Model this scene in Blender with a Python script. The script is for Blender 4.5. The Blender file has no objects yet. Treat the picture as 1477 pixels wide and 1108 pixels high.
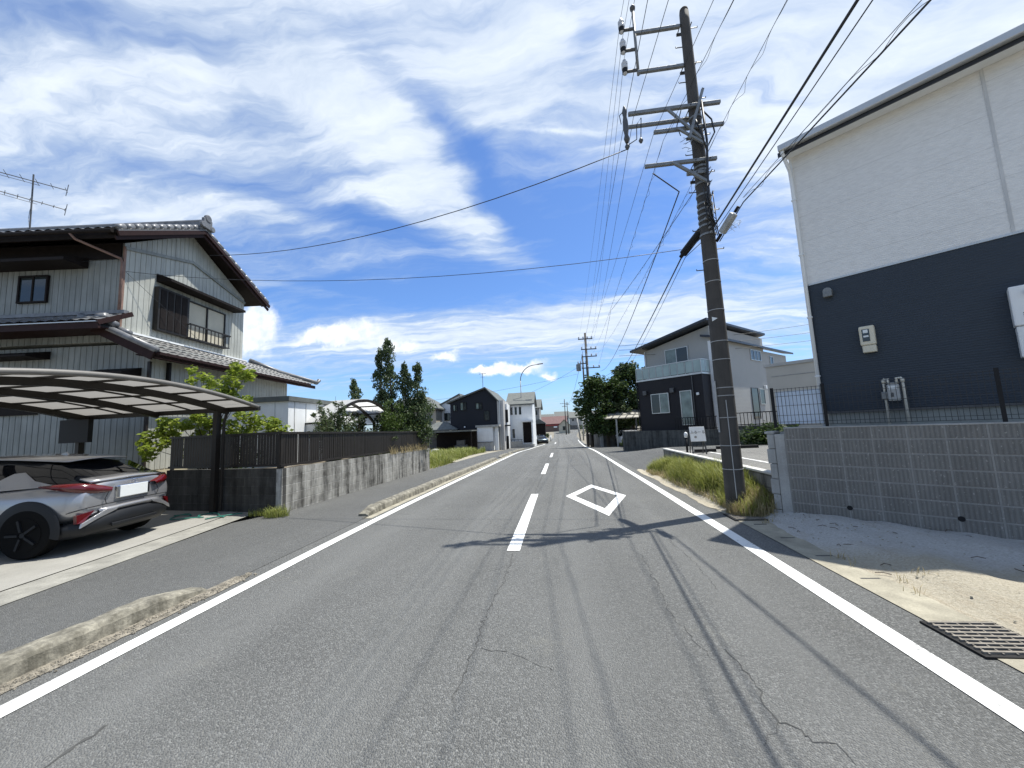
import bpy, math, random
from mathutils import Vector, Matrix
random.seed(7)
S = bpy.context.scene
COL = S.collection
V = Vector
R = math.radians

# ------------------------------------------------------------------ terrain
ZP = [(-60, 0), (7, 0), (11, -.06), (17.5, -.18), (22.5, -.26), (30.5, -.42), (41, -.79), (61, -1.26), (76, -1.6),
      (118, -1.9), (157, -1.0), (200, -.5), (600, 0), (6000, 0)]
def lerp_tab(T, y):
    if y <= T[0][0]: return T[0][1]
    for (a, za), (b, zb) in zip(T, T[1:]):
        if y <= b: return za + (zb - za) * (y - a) / (b - a)
    return T[-1][1]
def zg(y):
    return (lerp_tab(ZP, y - 1.5) + lerp_tab(ZP, y) + lerp_tab(ZP, y + 1.5)) / 3
XL = [(-60, -3.55), (15, -3.5), (23, -3.45), (35, -3.45), (47, -3.1), (57, -2.5), (66, -2.3), (79, -2.0), (118, -1.5), (160, -2.2), (230, -3)]
XR = [(-60, 2.25), (8, 2.25), (15, 2.32), (23, 2.42), (35, 2.55), (47, 2.7), (57, 2.95), (66, 3.2), (79, 3.6), (118, 4.4), (160, 7.3), (230, 14)]
def xl(y): return lerp_tab(XL, y)
def xr(y): return lerp_tab(XR, y)

# ------------------------------------------------------------------ mesh builder
class MB:
    def __init__(s): s.v = []; s.f = []
    def add(s, vs, fs):
        o = len(s.v); s.v += [tuple(p) for p in vs]; s.f += [tuple(i + o for i in f) for f in fs]; return s
    def box(s, x0, x1, y0, y1, z0, z1):
        return s.add([(x0,y0,z0),(x1,y0,z0),(x1,y1,z0),(x0,y1,z0),(x0,y0,z1),(x1,y0,z1),(x1,y1,z1),(x0,y1,z1)],
            [(0,3,2,1),(4,5,6,7),(0,1,5,4),(1,2,6,5),(2,3,7,6),(3,0,4,7)])
    def obox(s, c, ex, ey, ez):
        c, ex, ey, ez = V(c), V(ex), V(ey), V(ez)
        vs = [c-ex-ey-ez, c+ex-ey-ez, c+ex+ey-ez, c-ex+ey-ez, c-ex-ey+ez, c+ex-ey+ez, c+ex+ey+ez, c-ex+ey+ez]
        fs = [(0,3,2,1),(4,5,6,7),(0,1,5,4),(1,2,6,5),(2,3,7,6),(3,0,4,7)]
        if ex.cross(ey).dot(ez) < 0: fs = [tuple(reversed(f)) for f in fs]
        return s.add(vs, fs)
    def bar(s, p0, p1, w, h, up=(0,0,1)):
        p0, p1 = V(p0), V(p1); d = p1 - p0; L = d.length; d = d / L; up = V(up)
        if abs(d.dot(up)) > .99: up = V((0,1,0))
        a = d.cross(up).normalized(); b = a.cross(d).normalized()
        return s.obox((p0+p1)/2, d*L/2, a*w/2, b*h/2)
    def tube(s, pts, r, n=8, r1=None, caps=True):
        pts = [V(p) for p in pts]; m = len(pts); rings = []
        t0 = (pts[1]-pts[0]).normalized(); u = V((0,0,1)) if abs(t0.z) < .9 else V((0,1,0))
        a = t0.cross(u).normalized()
        for i, p in enumerate(pts):
            t = (pts[min(i+1,m-1)] - pts[max(i-1,0)]).normalized()
            a = (a - t*a.dot(t)).normalized(); b = t.cross(a)
            rr = r if r1 is None else r + (r1-r)*i/(m-1)
            rings += [p + (a*math.cos(2*math.pi*k/n) + b*math.sin(2*math.pi*k/n))*rr for k in range(n)]
        fs = [(i*n+k, i*n+(k+1)%n, (i+1)*n+(k+1)%n, (i+1)*n+k) for i in range(m-1) for k in range(n)]
        if caps: fs += [tuple(reversed(range(n))), tuple((m-1)*n+k for k in range(n))]
        return s.add(rings, fs)
    def prism(s, poly, d):
        """polygon of 3D points (counter-clockwise seen against d) extruded by d"""
        P = [V(p) for p in poly]; d = V(d); n = len(P)
        return s.add(P + [p+d for p in P], [tuple(reversed(range(n))), tuple(range(n, 2*n))] + [(i,(i+1)%n,n+(i+1)%n,n+i) for i in range(n)])
    def grid(s, fn, us, vs):
        o = [fn(u, v) for v in vs for u in us]; n = len(us)
        return s.add(o, [(j*n+i, j*n+i+1, (j+1)*n+i+1, (j+1)*n+i) for j in range(len(vs)-1) for i in range(n-1)])
    def lathe(s, prof, c=(0,0,0), n=12):
        c = V(c); vs = [c + V((r*math.cos(2*math.pi*k/n), r*math.sin(2*math.pi*k/n), z)) for r, z in prof for k in range(n)]
        m = len(prof)
        return s.add(vs, [(i*n+k, i*n+(k+1)%n, (i+1)*n+(k+1)%n, (i+1)*n+k) for i in range(m-1) for k in range(n)] + [tuple(reversed(range(n))), tuple((m-1)*n+k for k in range(n))])
    def build(s, name, mat, parent=None, smooth=False, bevel=0, loc=None, sub=0):
        me = bpy.data.meshes.new(name); me.from_pydata(s.v, [], s.f); me.update()
        if mat: me.materials.append(mat)
        if smooth:
            for p in me.polygons: p.use_smooth = True
        o = bpy.data.objects.new(name, me); COL.objects.link(o)
        if parent: o.parent = parent
        if loc: o.location = loc
        if bevel:
            b = o.modifiers.new('bevel', 'BEVEL'); b.width = bevel; b.segments = 2; b.limit_method = 'ANGLE'; b.angle_limit = R(40)
        if sub:
            b = o.modifiers.new('sub', 'SUBSURF'); b.levels = sub; b.render_levels = sub
        return o
def bx(*a): return MB().box(*a)

def tag(o, label, cat, group=None):
    o['label'] = label; o['category'] = cat
    if group: o['group'] = group
    return o
def thing(name, label, cat, loc=(0,0,0), rotz=0, group=None):
    o = bpy.data.objects.new(name, None); COL.objects.link(o); o.location = loc; o.rotation_euler = (0,0,rotz)
    o.empty_display_size = .2
    return tag(o, label, cat, group)
def struct(o, kind='structure'):
    o['kind'] = kind; return o
def dup(root, loc, rotz, label, group=None):
    r = root.copy(); COL.objects.link(r); r.location = loc; r.rotation_euler = (0,0,rotz); r['label'] = label
    if group: r['group'] = group
    for ch in list(root.children):
        c = ch.copy(); COL.objects.link(c); c.parent = r
        for g in ch.children:
            d = g.copy(); COL.objects.link(d); d.parent = c
    return r

# ------------------------------------------------------------------ materials
class NT:
    """small helper round a node tree"""
    def __init__(s, tree): s.t = tree; s.n = tree.nodes; s.l = tree.links
    def node(s, typ, **kw):
        n = s.n.new(typ)
        for k, v in kw.items(): setattr(n, k, v)
        return n
    def put(s, sock, v):
        if isinstance(v, bpy.types.NodeSocket): s.l.new(v, sock)
        elif v is not None: sock.default_value = v
    def math(s, op, a, b=None, c=None, clamp=False):
        n = s.node('ShaderNodeMath', operation=op, use_clamp=clamp)
        for i, v in enumerate((a, b, c)): s.put(n.inputs[i], v)
        return n.outputs[0]
    def vmath(s, op, a, b=None, scale=None):
        n = s.node('ShaderNodeVectorMath', operation=op); s.put(n.inputs[0], a)
        if b is not None: s.put(n.inputs[1], b)
        if scale is not None: s.put(n.inputs['Scale'], scale)
        return n.outputs['Value' if op in ('DOT_PRODUCT','LENGTH','DISTANCE') else 'Vector']
    def mapping(s, vec, loc=(0,0,0), rot=(0,0,0), sc=(1,1,1)):
        n = s.node('ShaderNodeMapping'); s.put(n.inputs[0], vec); n.inputs[1].default_value = loc; n.inputs[2].default_value = rot; n.inputs[3].default_value = sc
        return n.outputs[0]
    def noise(s, vec, scale, detail=4, rough=.55, dist=0):
        n = s.node('ShaderNodeTexNoise'); s.put(n.inputs['Vector'], vec); n.inputs['Scale'].default_value = scale
        n.inputs['Detail'].default_value = detail; n.inputs['Roughness'].default_value = rough; n.inputs['Distortion'].default_value = dist
        return n.outputs
    def ramp(s, fac, *stops):
        n = s.node('ShaderNodeValToRGB'); s.put(n.inputs[0], fac); e = n.color_ramp.elements
        while len(e) < len(stops): e.new(.5)
        for k, (p, c) in zip(e, stops):
            k.position = p; k.color = (c, c, c, 1) if isinstance(c, (int, float)) else tuple(c) + ((1,) if len(c) == 3 else ())
        return n.outputs[0]
    def mix(s, fac, a, b, mode='MIX'):
        n = s.node('ShaderNodeMix', data_type='RGBA', blend_type=mode); s.put(n.inputs[0], fac)
        for i, v in ((6, a), (7, b)): s.put(n.inputs[i], tuple(v) + (1,) if isinstance(v, (tuple, list)) and len(v) == 3 else v)
        return n.outputs[2]
    def pos(s): return s.node('ShaderNodeNewGeometry').outputs['Position']
    def obj(s): return s.node('ShaderNodeTexCoord').outputs['Object']
    def sep(s, v):
        n = s.node('ShaderNodeSeparateXYZ'); s.put(n.inputs[0], v); return n.outputs
    def comb(s, x, y, z=0.0):
        n = s.node('ShaderNodeCombineXYZ')
        for i, v in enumerate((x, y, z)): s.put(n.inputs[i], v)
        return n.outputs[0]
    def bump(s, h, strength=.3, dist=.01, normal=None):
        n = s.node('ShaderNodeBump'); s.put(n.inputs['Height'], h); n.inputs['Strength'].default_value = strength; n.inputs['Distance'].default_value = dist
        if normal is not None: s.l.new(normal, n.inputs['Normal'])
        return n.outputs[0]
def newmat(name):
    m = bpy.data.materials.new(name); m.use_nodes = True; n = NT(m.node_tree)
    b = n.n['Principled BSDF']; return m, n, b
def c4(c): return tuple(c) + (1,)
def pm(name, col, rough=.6, var=.12, scale=3.0, bump=0, bscale=60, bdist=.004, metal=0, streak=0, streak_col=None, spec=.5, fine=0, coat=0):
    """plain surface: colour with patchy variation, optional vertical streaks, grain and bump"""
    m, n, b = newmat(name); p = n.pos()
    col2 = n.noise(p, scale, 6, .6)[0]
    c = n.mix(n.ramp(col2, (.3, 0.0), (.7, 1.0)), tuple(x*(1-var) for x in col), tuple(min(1, x*(1+var)) for x in col))
    if fine:
        f = n.noise(p, bscale, 3, .7)[0]
        c = n.mix(fine, c, n.mix(f, (0,0,0), (1,1,1)), 'OVERLAY')
    if streak:
        sv = n.mapping(p, sc=(5, 5, .35)); sn = n.noise(sv, 1.6, 6, .65)[0]
        c = n.mix(n.math('MULTIPLY', n.ramp(sn, (.45, 0.0), (.75, 1.0)), streak), c, streak_col or tuple(x*.35 for x in col))
    n.l.new(c, b.inputs['Base Color']); b.inputs['Roughness'].default_value = rough; b.inputs['Metallic'].default_value = metal
    b.inputs['Specular IOR Level'].default_value = spec; b.inputs['Coat Weight'].default_value = coat; b.inputs['Coat Roughness'].default_value = .05
    if bump:
        n.l.new(n.bump(n.noise(p, bscale, 4, .6)[0], bump, bdist), b.inputs['Normal'])
    return m

def asphalt_mat(name, base, old=0.0, seed=0):
    m, n, b = newmat(name); p = n.mapping(n.pos(), loc=(seed, seed*2, 0))
    v = n.node('ShaderNodeTexVoronoi', feature='F1'); n.put(v.inputs['Vector'], p); v.inputs['Scale'].default_value = 105
    stone = n.sep(v.outputs['Color'])[0]
    g = n.noise(p, 240, 2, .7)[0]
    patch = n.noise(p, .5, 7, .62)[0]
    sp = n.mapping(p, sc=(1.1, .06, 1)); lane = n.noise(sp, 1.3, 4, .55)[0]
    c = n.mix(n.ramp(stone, (0, 0.0), (.6, .3), (1, 1.0)), tuple(x*.6 for x in base), tuple(x*1.85 for x in base))
    c = n.mix(n.ramp(g, (.35, 0.0), (.68, .55)), c, tuple(x*.55 for x in base))
    c = n.mix(n.ramp(patch, (.35, 0.0), (.7, .5)), c, tuple(x*1.3 for x in base))
    c = n.mix(n.ramp(lane, (.36, .3), (.6, 0.0)), c, tuple(x*.66 for x in base))
    xs = n.sep(p)[0]; tr = n.math('ABSOLUTE', n.math('SUBTRACT', n.math('ABSOLUTE', n.math('ADD', xs, .68)), 1.45)); tr = n.math('ABSOLUTE', n.math('SUBTRACT', tr, .72))
    tn = n.noise(n.mapping(p, sc=(1.6, .25, 1)), 1.0, 5, .6)[0]
    if not seed: c = n.mix(n.math('MULTIPLY', n.ramp(tr, (.05, 1.0), (.38, 0.0)), n.ramp(tn, (.3, .15), (.7, .5))), c, tuple(x*1.32 for x in base))
    oil = n.noise(n.mapping(p, loc=(3,9,0), sc=(1,.5,1)), 2.3, 5, .6)[0]
    c = n.mix(n.ramp(oil, (.62, 0.0), (.74, .45)), c, tuple(x*.55 for x in base))
    st = n.noise(n.mapping(p, loc=(7,3,0)), 1.7, 6, .7)[0]
    c = n.mix(n.ramp(st, (.6, 0.0), (.78, .35)), c, (base[0]*1.75, base[1]*1.68, base[2]*1.5))
    n.l.new(c, b.inputs['Base Color']); b.inputs['Roughness'].default_value = .82; b.inputs['Specular IOR Level'].default_value = .35
    h = n.math('ADD', n.math('MULTIPLY', v.outputs['Distance'], -60.0), g)
    n.l.new(n.bump(h, .55, .006), b.inputs['Normal'])
    return m

def block_mat(name, c1, c2, mortar, bw, bh, off, stain, rib=0, zoff=0, stain_col=(.02,.02,.018), mort=.012):
    """concrete blocks in the object's own x / z"""
    m, n, b = newmat(name); o = n.sep(n.obj()); v = n.comb(o[0], n.math('ADD', o[2], zoff))
    br = n.node('ShaderNodeTexBrick', offset=off, squash=1.0); n.put(br.inputs['Vector'], v)
    br.inputs['Color1'].default_value = c4(c1); br.inputs['Color2'].default_value = c4(c2); br.inputs['Mortar'].default_value = c4(mortar)
    br.inputs['Scale'].default_value = 1; br.inputs['Brick Width'].default_value = bw; br.inputs['Row Height'].default_value = bh
    br.inputs['Mortar Size'].default_value = mort; br.inputs['Mortar Smooth'].default_value = .3; br.inputs['Bias'].default_value = 0
    p = n.pos(); fine = n.noise(p, 70, 4, .7)[0]; big = n.noise(p, 2.2, 7, .65)[0]
    c = n.mix(n.ramp(fine, (.3, .3), (.7, 0.0)), br.outputs['Color'], tuple(x*.6 for x in c1))
    c = n.mix(n.ramp(big, (.4, 0.0), (.72, .4)), c, tuple(min(1, x*1.35) for x in c2))
    h = n.math('MULTIPLY', br.outputs['Fac'], -1.0)
    if rib:
        w = n.math('SINE', n.math('MULTIPLY', o[0], 2*math.pi/rib)); rough = n.noise(n.mapping(n.obj(), sc=(1,1,.5)), 40, 4, .7)[0]
        w = n.math('MULTIPLY', n.math('MULTIPLY', w, n.math('GREATER_THAN', rough, .36)), .5)
        w = n.math('MULTIPLY', w, n.math('SUBTRACT', 1.0, br.outputs['Fac']))
        h = n.math('ADD', h, w)
        c = n.mix(n.math('MULTIPLY', n.math('LESS_THAN', w, -.12), .36), c, tuple(x*.5 for x in c1))
        c = n.mix(n.math('MULTIPLY', n.math('GREATER_THAN', rough, .62), .6), c, tuple(x*2.0 for x in c2))
    if stain:
        sv = n.mapping(p, sc=(2.6, 2.6, .3)); sn = n.noise(sv, 1.3, 7, .7)[0]; s2 = n.noise(p, 5, 6, .7)[0]
        f = n.math('MULTIPLY', n.ramp(n.math('ADD', sn, n.math('MULTIPLY', n.math('SUBTRACT', s2, .5), .35)), (.4, 0.0), (.66, 1.0)), stain)
        c = n.mix(f, c, stain_col)
    n.l.new(c, b.inputs['Base Color']); b.inputs['Roughness'].default_value = .9; b.inputs['Specular IOR Level'].default_value = .2
    h2 = n.math('ADD', h, n.math('MULTIPLY', fine, .35))
    n.l.new(n.bump(h2, .8, .012), b.inputs['Normal'])
    return m

def siding_mat(name, col, rough=.7, pitch=.03, bump=.5, var=.05, seams=.455):
    """embossed fibre-cement cladding: fine wavy horizontal ridges, faint board seams"""
    m, n, b = newmat(name); o = n.obj(); s = n.sep(o); nz = n.noise(n.mapping(o, sc=(9, 9, 30)), 1.2, 4, .65)[0]
    h = n.math('ADD', n.math('MULTIPLY', n.math('SINE', n.math('ADD', n.math('MULTIPLY', s[2], 2*math.pi/pitch), n.math('MULTIPLY', nz, 7.0))), .3), nz)
    seam = n.math('GREATER_THAN', n.math('FRACT', n.math('DIVIDE', s[2], seams)), .975)
    big = n.noise(n.pos(), .8, 5, .6)[0]
    c = n.mix(n.ramp(big, (.3, 0.0), (.7, 1.0)), tuple(x*(1-var) for x in col), tuple(x*(1+var) for x in col))
    c = n.mix(n.ramp(nz, (.35, .25), (.6, 0.0)), c, tuple(x*.6 for x in col))
    c = n.mix(n.math('MULTIPLY', seam, .2), c, tuple(x*.4 for x in col))
    n.l.new(c, b.inputs['Base Color']); b.inputs['Roughness'].default_value = rough; b.inputs['Specular IOR Level'].default_value = .3
    n.l.new(n.bump(h, bump, .006), b.inputs['Normal'])
    return m

def leaf_mat(name, dark, light, trans=.35, tip=None):
    m, n, b = newmat(name); g = n.node('ShaderNodeNewGeometry'); r = g.outputs['Random Per Island']
    cl = n.noise(g.outputs['Position'], 1.1, 3, .6)[0]
    f = n.math('ADD', n.math('MULTIPLY', r, .55), n.math('MULTIPLY', n.math('SUBTRACT', cl, .25), .9), clamp=True)
    c = n.mix(f, dark, light)
    if tip: c = n.mix(n.math('MULTIPLY', n.math('GREATER_THAN', r, .82), .8), c, tip)
    n.l.new(c, b.inputs['Base Color']); b.inputs['Roughness'].default_value = .55; b.inputs['Specular IOR Level'].default_value = .35
    t = n.node('ShaderNodeBsdfTranslucent'); n.l.new(n.mix(.5, c, light), t.inputs[0]); mx = n.node('ShaderNodeMixShader'); mx.inputs[0].default_value = trans
    n.l.new(b.outputs[0], mx.inputs[1]); n.l.new(t.outputs[0], mx.inputs[2]); n.l.new(mx.outputs[0], n.n['Material Output'].inputs[0])
    return m

def glass_mat(name, col=(.02,.028,.03), rough=.04, var=0):
    m, n, b = newmat(name); p = n.pos()
    c = n.mix(n.ramp(n.noise(p, 1.6, 3, .5)[0], (.35, 0.0), (.65, 1.0)), tuple(x*(1-var) for x in col), tuple(x*(1+var) for x in col))
    n.l.new(c, b.inputs['Base Color']); b.inputs['Roughness'].default_value = rough; b.inputs['Specular IOR Level'].default_value = .6
    return m

def sheet_mat(name, col, trans=.5, rough=.4):
    """milky polycarbonate sheet that lets sunlight through"""
    m, n, b = newmat(name)
    b.inputs['Base Color'].default_value = c4(col); b.inputs['Roughness'].default_value = rough
    t = n.node('ShaderNodeBsdfTranslucent'); t.inputs[0].default_value = c4(col); mx = n.node('ShaderNodeMixShader'); mx.inputs[0].default_value = trans
    n.l.new(b.outputs[0], mx.inputs[1]); n.l.new(t.outputs[0], mx.inputs[2]); n.l.new(mx.outputs[0], n.n['Material Output'].inputs[0])
    return m

M = {}
M['asphalt'] = asphalt_mat('asphalt', (.16,.161,.153))
M['asphalt_walk'] = asphalt_mat('asphalt_walk', (.138,.139,.133), seed=13)
M['asphalt_lot'] = asphalt_mat('asphalt_lot', (.24,.235,.22), seed=31)
def paint_mat(name, col, wear):
    m, n, b = newmat(name); p = n.pos(); g = n.noise(p, 150, 3, .7)[0]; a = n.noise(p, 3.2, 7, .7)[0]; k = n.noise(p, 26, 5, .75)[0]
    c = n.mix(n.ramp(a, (.35, 0.0), (.7, .5)), col, tuple(x*.74 for x in col))
    chip = n.math('ADD', n.math('MULTIPLY', k, .7), n.math('MULTIPLY', a, .5))
    c = n.mix(n.ramp(chip, (wear, 0.0), (wear+.05, .85)), c, (.2,.2,.19))
    c = n.mix(n.ramp(g, (.3, .3), (.5, 0.0)), c, tuple(x*.5 for x in col))
    n.l.new(c, b.inputs['Base Color']); b.inputs['Roughness'].default_value = .75; n.l.new(n.bump(g, .3, .004), b.inputs['Normal']); return m
M['line'] = paint_mat('line_paint', (.7,.705,.675), .68)
M['line_worn'] = paint_mat('worn_line_paint', (.62,.62,.6), .62)
M['crack'] = pm('crack', (.06,.06,.057), .95)
M['kerb'] = pm('kerb_concrete', (.2,.186,.148), .92, .6, 7, bump=.7, bscale=45, bdist=.009, streak=.9, streak_col=(.05,.045,.03), fine=.55)
M['pad'] = pm('pad_concrete', (.25,.242,.218), .88, .14, 1.3, bump=.3, bscale=80, fine=.3)
M['gutter'] = pm('gutter_concrete', (.285,.262,.2), .9, .3, 3, bump=.4, bscale=70, fine=.35)
M['sand'] = None
M['soil'] = pm('soil', (.16,.13,.09), .95, .3, 2.5, bump=.8, bscale=25, bdist=.03)
M['concrete'] = pm('concrete', (.34,.335,.315), .9, .18, 2.5, bump=.4, bscale=60, streak=.35, fine=.3)
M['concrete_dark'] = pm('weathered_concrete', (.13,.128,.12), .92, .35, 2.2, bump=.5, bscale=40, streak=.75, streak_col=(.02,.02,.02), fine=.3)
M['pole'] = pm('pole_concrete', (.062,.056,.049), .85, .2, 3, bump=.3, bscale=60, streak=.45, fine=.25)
M['steel'] = pm('galvanised_steel', (.2,.205,.2), .5, .2, 9, metal=.5)
M['steel_dark'] = pm('dark_steel', (.09,.09,.09), .5, .2, 9, metal=.4)
M['band'] = pm('band_white', (.34,.34,.33), .5, .1)
M['black'] = pm('black_rubber', (.007,.007,.008), .6, .2, spec=.3)
M['wire'] = pm('wire_black', (.015,.016,.018), .5, .1)
M['porcelain'] = pm('porcelain', (.5,.5,.5), .25, .1)
M['closure'] = pm('closure_grey', (.36,.36,.34), .5, .08)
M['white'] = pm('white_paint', (.74,.75,.74), .55, .04, 2, bump=.1, streak=.12)
M['cream'] = pm('cream_plastic', (.62,.57,.44), .45, .05)
M['brown'] = pm('brown_aluminium', (.02,.0165,.0135), .45, .15, 6, spec=.3)
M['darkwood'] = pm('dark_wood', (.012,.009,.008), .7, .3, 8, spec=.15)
M['maroon'] = pm('maroon_fascia', (.022,.01,.009), .6, .2, 6, spec=.15)
M['alu'] = pm('silver_aluminium', (.5,.5,.48), .35, .06, 5, metal=.6)
M['glass'] = glass_mat('glass')
M['glass_curtain'] = glass_mat('curtained_glass', (.16,.2,.18), .08, .35)
M['frosted'] = glass_mat('frosted_glass', (.3,.38,.36), .3, .1)
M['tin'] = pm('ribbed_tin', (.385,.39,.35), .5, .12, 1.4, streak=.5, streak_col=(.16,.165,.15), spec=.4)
M['tin_shaded'] = pm('ribbed_tin_shaded', (.22,.232,.217), .5, .16, 1.4, streak=.7, streak_col=(.1,.11,.1), spec=.4)  # darker copy of the tin, the front walls' shade put into its colour
M['tile'] = pm('roof_tile', (.13,.133,.138), .38, .35, 6, bump=.2, bscale=50, spec=.55)
M['tile_brown'] = pm('roof_tile_weathered', (.14,.138,.132), .45, .4, 7, bump=.2, bscale=50, spec=.5)
M['blind'] = pm('blind', (.5,.46,.36), .7, .08)
M['beam'] = pm('carport_beam', (.15,.14,.125), .45, .1, 5)
M['siding_white'] = siding_mat('siding_white', (.74,.73,.7), bump=.35, var=.03)
M['siding_navy'] = siding_mat('siding_navy', (.032,.042,.055), .5, .035, .55)
M['siding_grey'] = siding_mat('siding_grey', (.4,.395,.37), .7, .09, .6, .05, 10)
M['siding_dark'] = siding_mat('siding_charcoal', (.014,.0125,.015), .6, .045, .4)
M['slate'] = pm('slate_roof', (.1,.108,.1), .7, .25, 4, bump=.3, bscale=20)
M['roof_dark'] = pm('roof_metal_dark', (.03,.035,.045), .4, .15, 3, metal=.2)
M['poly'] = sheet_mat('polycarbonate', (.34,.325,.3), .42)
M['poly_white'] = sheet_mat('polycarbonate_white', (.8,.8,.78), .55)
M['tyre'] = pm('tyre', (.005,.005,.005), .85, spec=.15)
M['car_silver'] = None
M['red_lens'] = pm('red_lens', (.085,.003,.005), .15, .1, coat=.6)
M['car_glass'] = glass_mat('car_glass', (.004,.005,.007), .03)
M['plastic_black'] = pm('plastic_black', (.009,.01,.012), .5, .1, spec=.35)
M['plate'] = pm('plate_white', (.7,.72,.7), .4, .03)
M['chrome'] = pm('chrome', (.6,.6,.62), .15, 0, metal=1)
def carpaint(name, col, flake=.5):
    m, n, b = newmat(name); b.inputs['Base Color'].default_value = c4(col); b.inputs['Metallic'].default_value = flake; b.inputs['Roughness'].default_value = .32
    b.inputs['Coat Weight'].default_value = 1; b.inputs['Coat Roughness'].default_value = .03
    v = n.noise(n.obj(), 900, 1, .5)[0]; n.l.new(n.bump(v, .06, .001), b.inputs['Normal']); return m
M['car_silver'] = carpaint('silver_paint', (.36,.36,.37), .6)
M['car_dark'] = carpaint('dark_green_paint', (.035,.05,.05), .4)
M['car_white'] = carpaint('white_car_paint', (.7,.7,.7), 0)
M['leaf_lime'] = leaf_mat('leaf_lime', (.08,.13,.015), (.29,.36,.045), .5, (.4,.44,.1))
M['leaf_dark'] = leaf_mat('leaf_dark', (.014,.032,.011), (.065,.105,.026), .3, (.12,.17,.04))
M['leaf_mid'] = leaf_mat('leaf_mid', (.018,.038,.012), (.07,.11,.03), .3, (.14,.17,.05))
M['leaf_fern'] = leaf_mat('leaf_fern', (.03,.05,.02), (.11,.15,.055), .3, (.18,.2,.1))
M['leaf_thuja'] = leaf_mat('leaf_thuja', (.025,.05,.012), (.09,.14,.02), .25)
M['leaf_conifer'] = leaf_mat('leaf_conifer', (.022,.042,.018), (.085,.125,.05), .25, (.17,.2,.1))
M['bark'] = pm('bark', (.09,.07,.05), .9, .35, 8, bump=.8, bscale=25, bdist=.02)
M['grass'] = leaf_mat('grass_blade', (.09,.12,.02), (.3,.32,.07), .4, (.42,.4,.16))
M['straw'] = leaf_mat('dry_grass', (.22,.17,.08), (.48,.4,.22), .3)
M['weed'] = leaf_mat('weed', (.1,.13,.025), (.3,.33,.08), .4, (.45,.43,.18))
M['mirror'] = pm('mirror', (.3,.32,.34), .08, .1, metal=1)
M['orange'] = pm('orange_rim', (.35,.08,.04), .5)
M['red_roof'] = pm('red_roof', (.12,.06,.055), .75, .3, 2)
M['hose'] = pm('hose', (.02,.16,.12), .5)
M['brass'] = pm('text_ink', (.06,.06,.06), .6, 0)
def sand_mat():
    m, n, b = newmat('sandy_verge'); p = n.pos(); s = n.sep(p)
    big = n.noise(p, .9, 7, .65)[0]; f = n.noise(p, 45, 5, .75)[0]; mid = n.noise(n.mapping(p, sc=(3,.8,1)), 1.6, 6, .7)[0]
    # the house's shade painted in as pale grey, yellow sand towards the road
    d = n.math('ADD', n.math('MULTIPLY', s[0], .68), n.math('MULTIPLY', s[1], .733))   # distance across towards the wall
    near = n.math('ADD', d, n.math('MULTIPLY', n.math('SUBTRACT', big, .5), 1.6))
    c = n.mix(n.math('MULTIPLY', n.ramp(n.math('SUBTRACT', near, 5.6), (.0, 0.0), (.6, 1.0)), n.ramp(n.math('SUBTRACT', s[1], 6.7), (0.0, 1.0), (.8, 0.0))), (.44,.4,.315), (.52,.515,.49))
    c = n.mix(n.ramp(mid, (.52, 0.0), (.78, .45)), c, (.33,.24,.15))
    c = n.mix(n.ramp(f, (.3, .55), (.6, 0.0)), c, (.2,.165,.11))
    n.l.new(c, b.inputs['Base Color']); b.inputs['Roughness'].default_value = .95; b.inputs['Specular IOR Level'].default_value = .15
    n.l.new(n.bump(n.math('ADD', f, n.math('MULTIPLY', mid, 1.5)), .9, .025), b.inputs['Normal'])
    return m
M['sand'] = sand_mat()

# ------------------------------------------------------------------ generic parts
def window(parent, o, ux, nrm, w, h, frame='alu', pane='glass', panes=2, fw=.045, dep=.05, name='window'):
    """a framed window on a wall: o = lower left corner on the wall, ux along it, nrm outwards; panes are sub-parts"""
    o, ux, nrm = V(o), V(ux).normalized(), V(nrm).normalized(); z = V((0,0,1)); m = MB()
    def rect(a0, a1, b0, b1, d0, d1, mb):
        c = o + ux*(a0+a1)/2 + z*(b0+b1)/2 + nrm*(d0+d1)/2
        mb.obox(c, ux*(a1-a0)/2, nrm*(d1-d0)/2, z*(b1-b0)/2)
    rect(0, w, 0, fw, -.01, dep, m); rect(0, w, h-fw, h, -.01, dep, m)
    rect(0, fw, fw, h-fw, -.01, dep-.003, m); rect(w-fw, w, fw, h-fw, -.01, dep-.003, m)
    pw = (w - 2*fw) / panes
    for k in range(1, panes): rect(fw+pw*k-fw*.5, fw+pw*k+fw*.5, fw, h-fw, -.01, dep-.006, m)
    f = m.build(name, M[frame], parent)
    for k in range(panes):
        g = MB(); a0 = fw + pw*k + (fw*.5 if k else 0) ; a1 = fw + pw*(k+1) - (fw*.5 if k < panes-1 else 0)
        rect(a0, a1, fw, h-fw, .004, .02 + .008*(k % 2), g); g.build('pane', M[pane] if isinstance(pane, str) else M[pane[k]], f)
    return f

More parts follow.
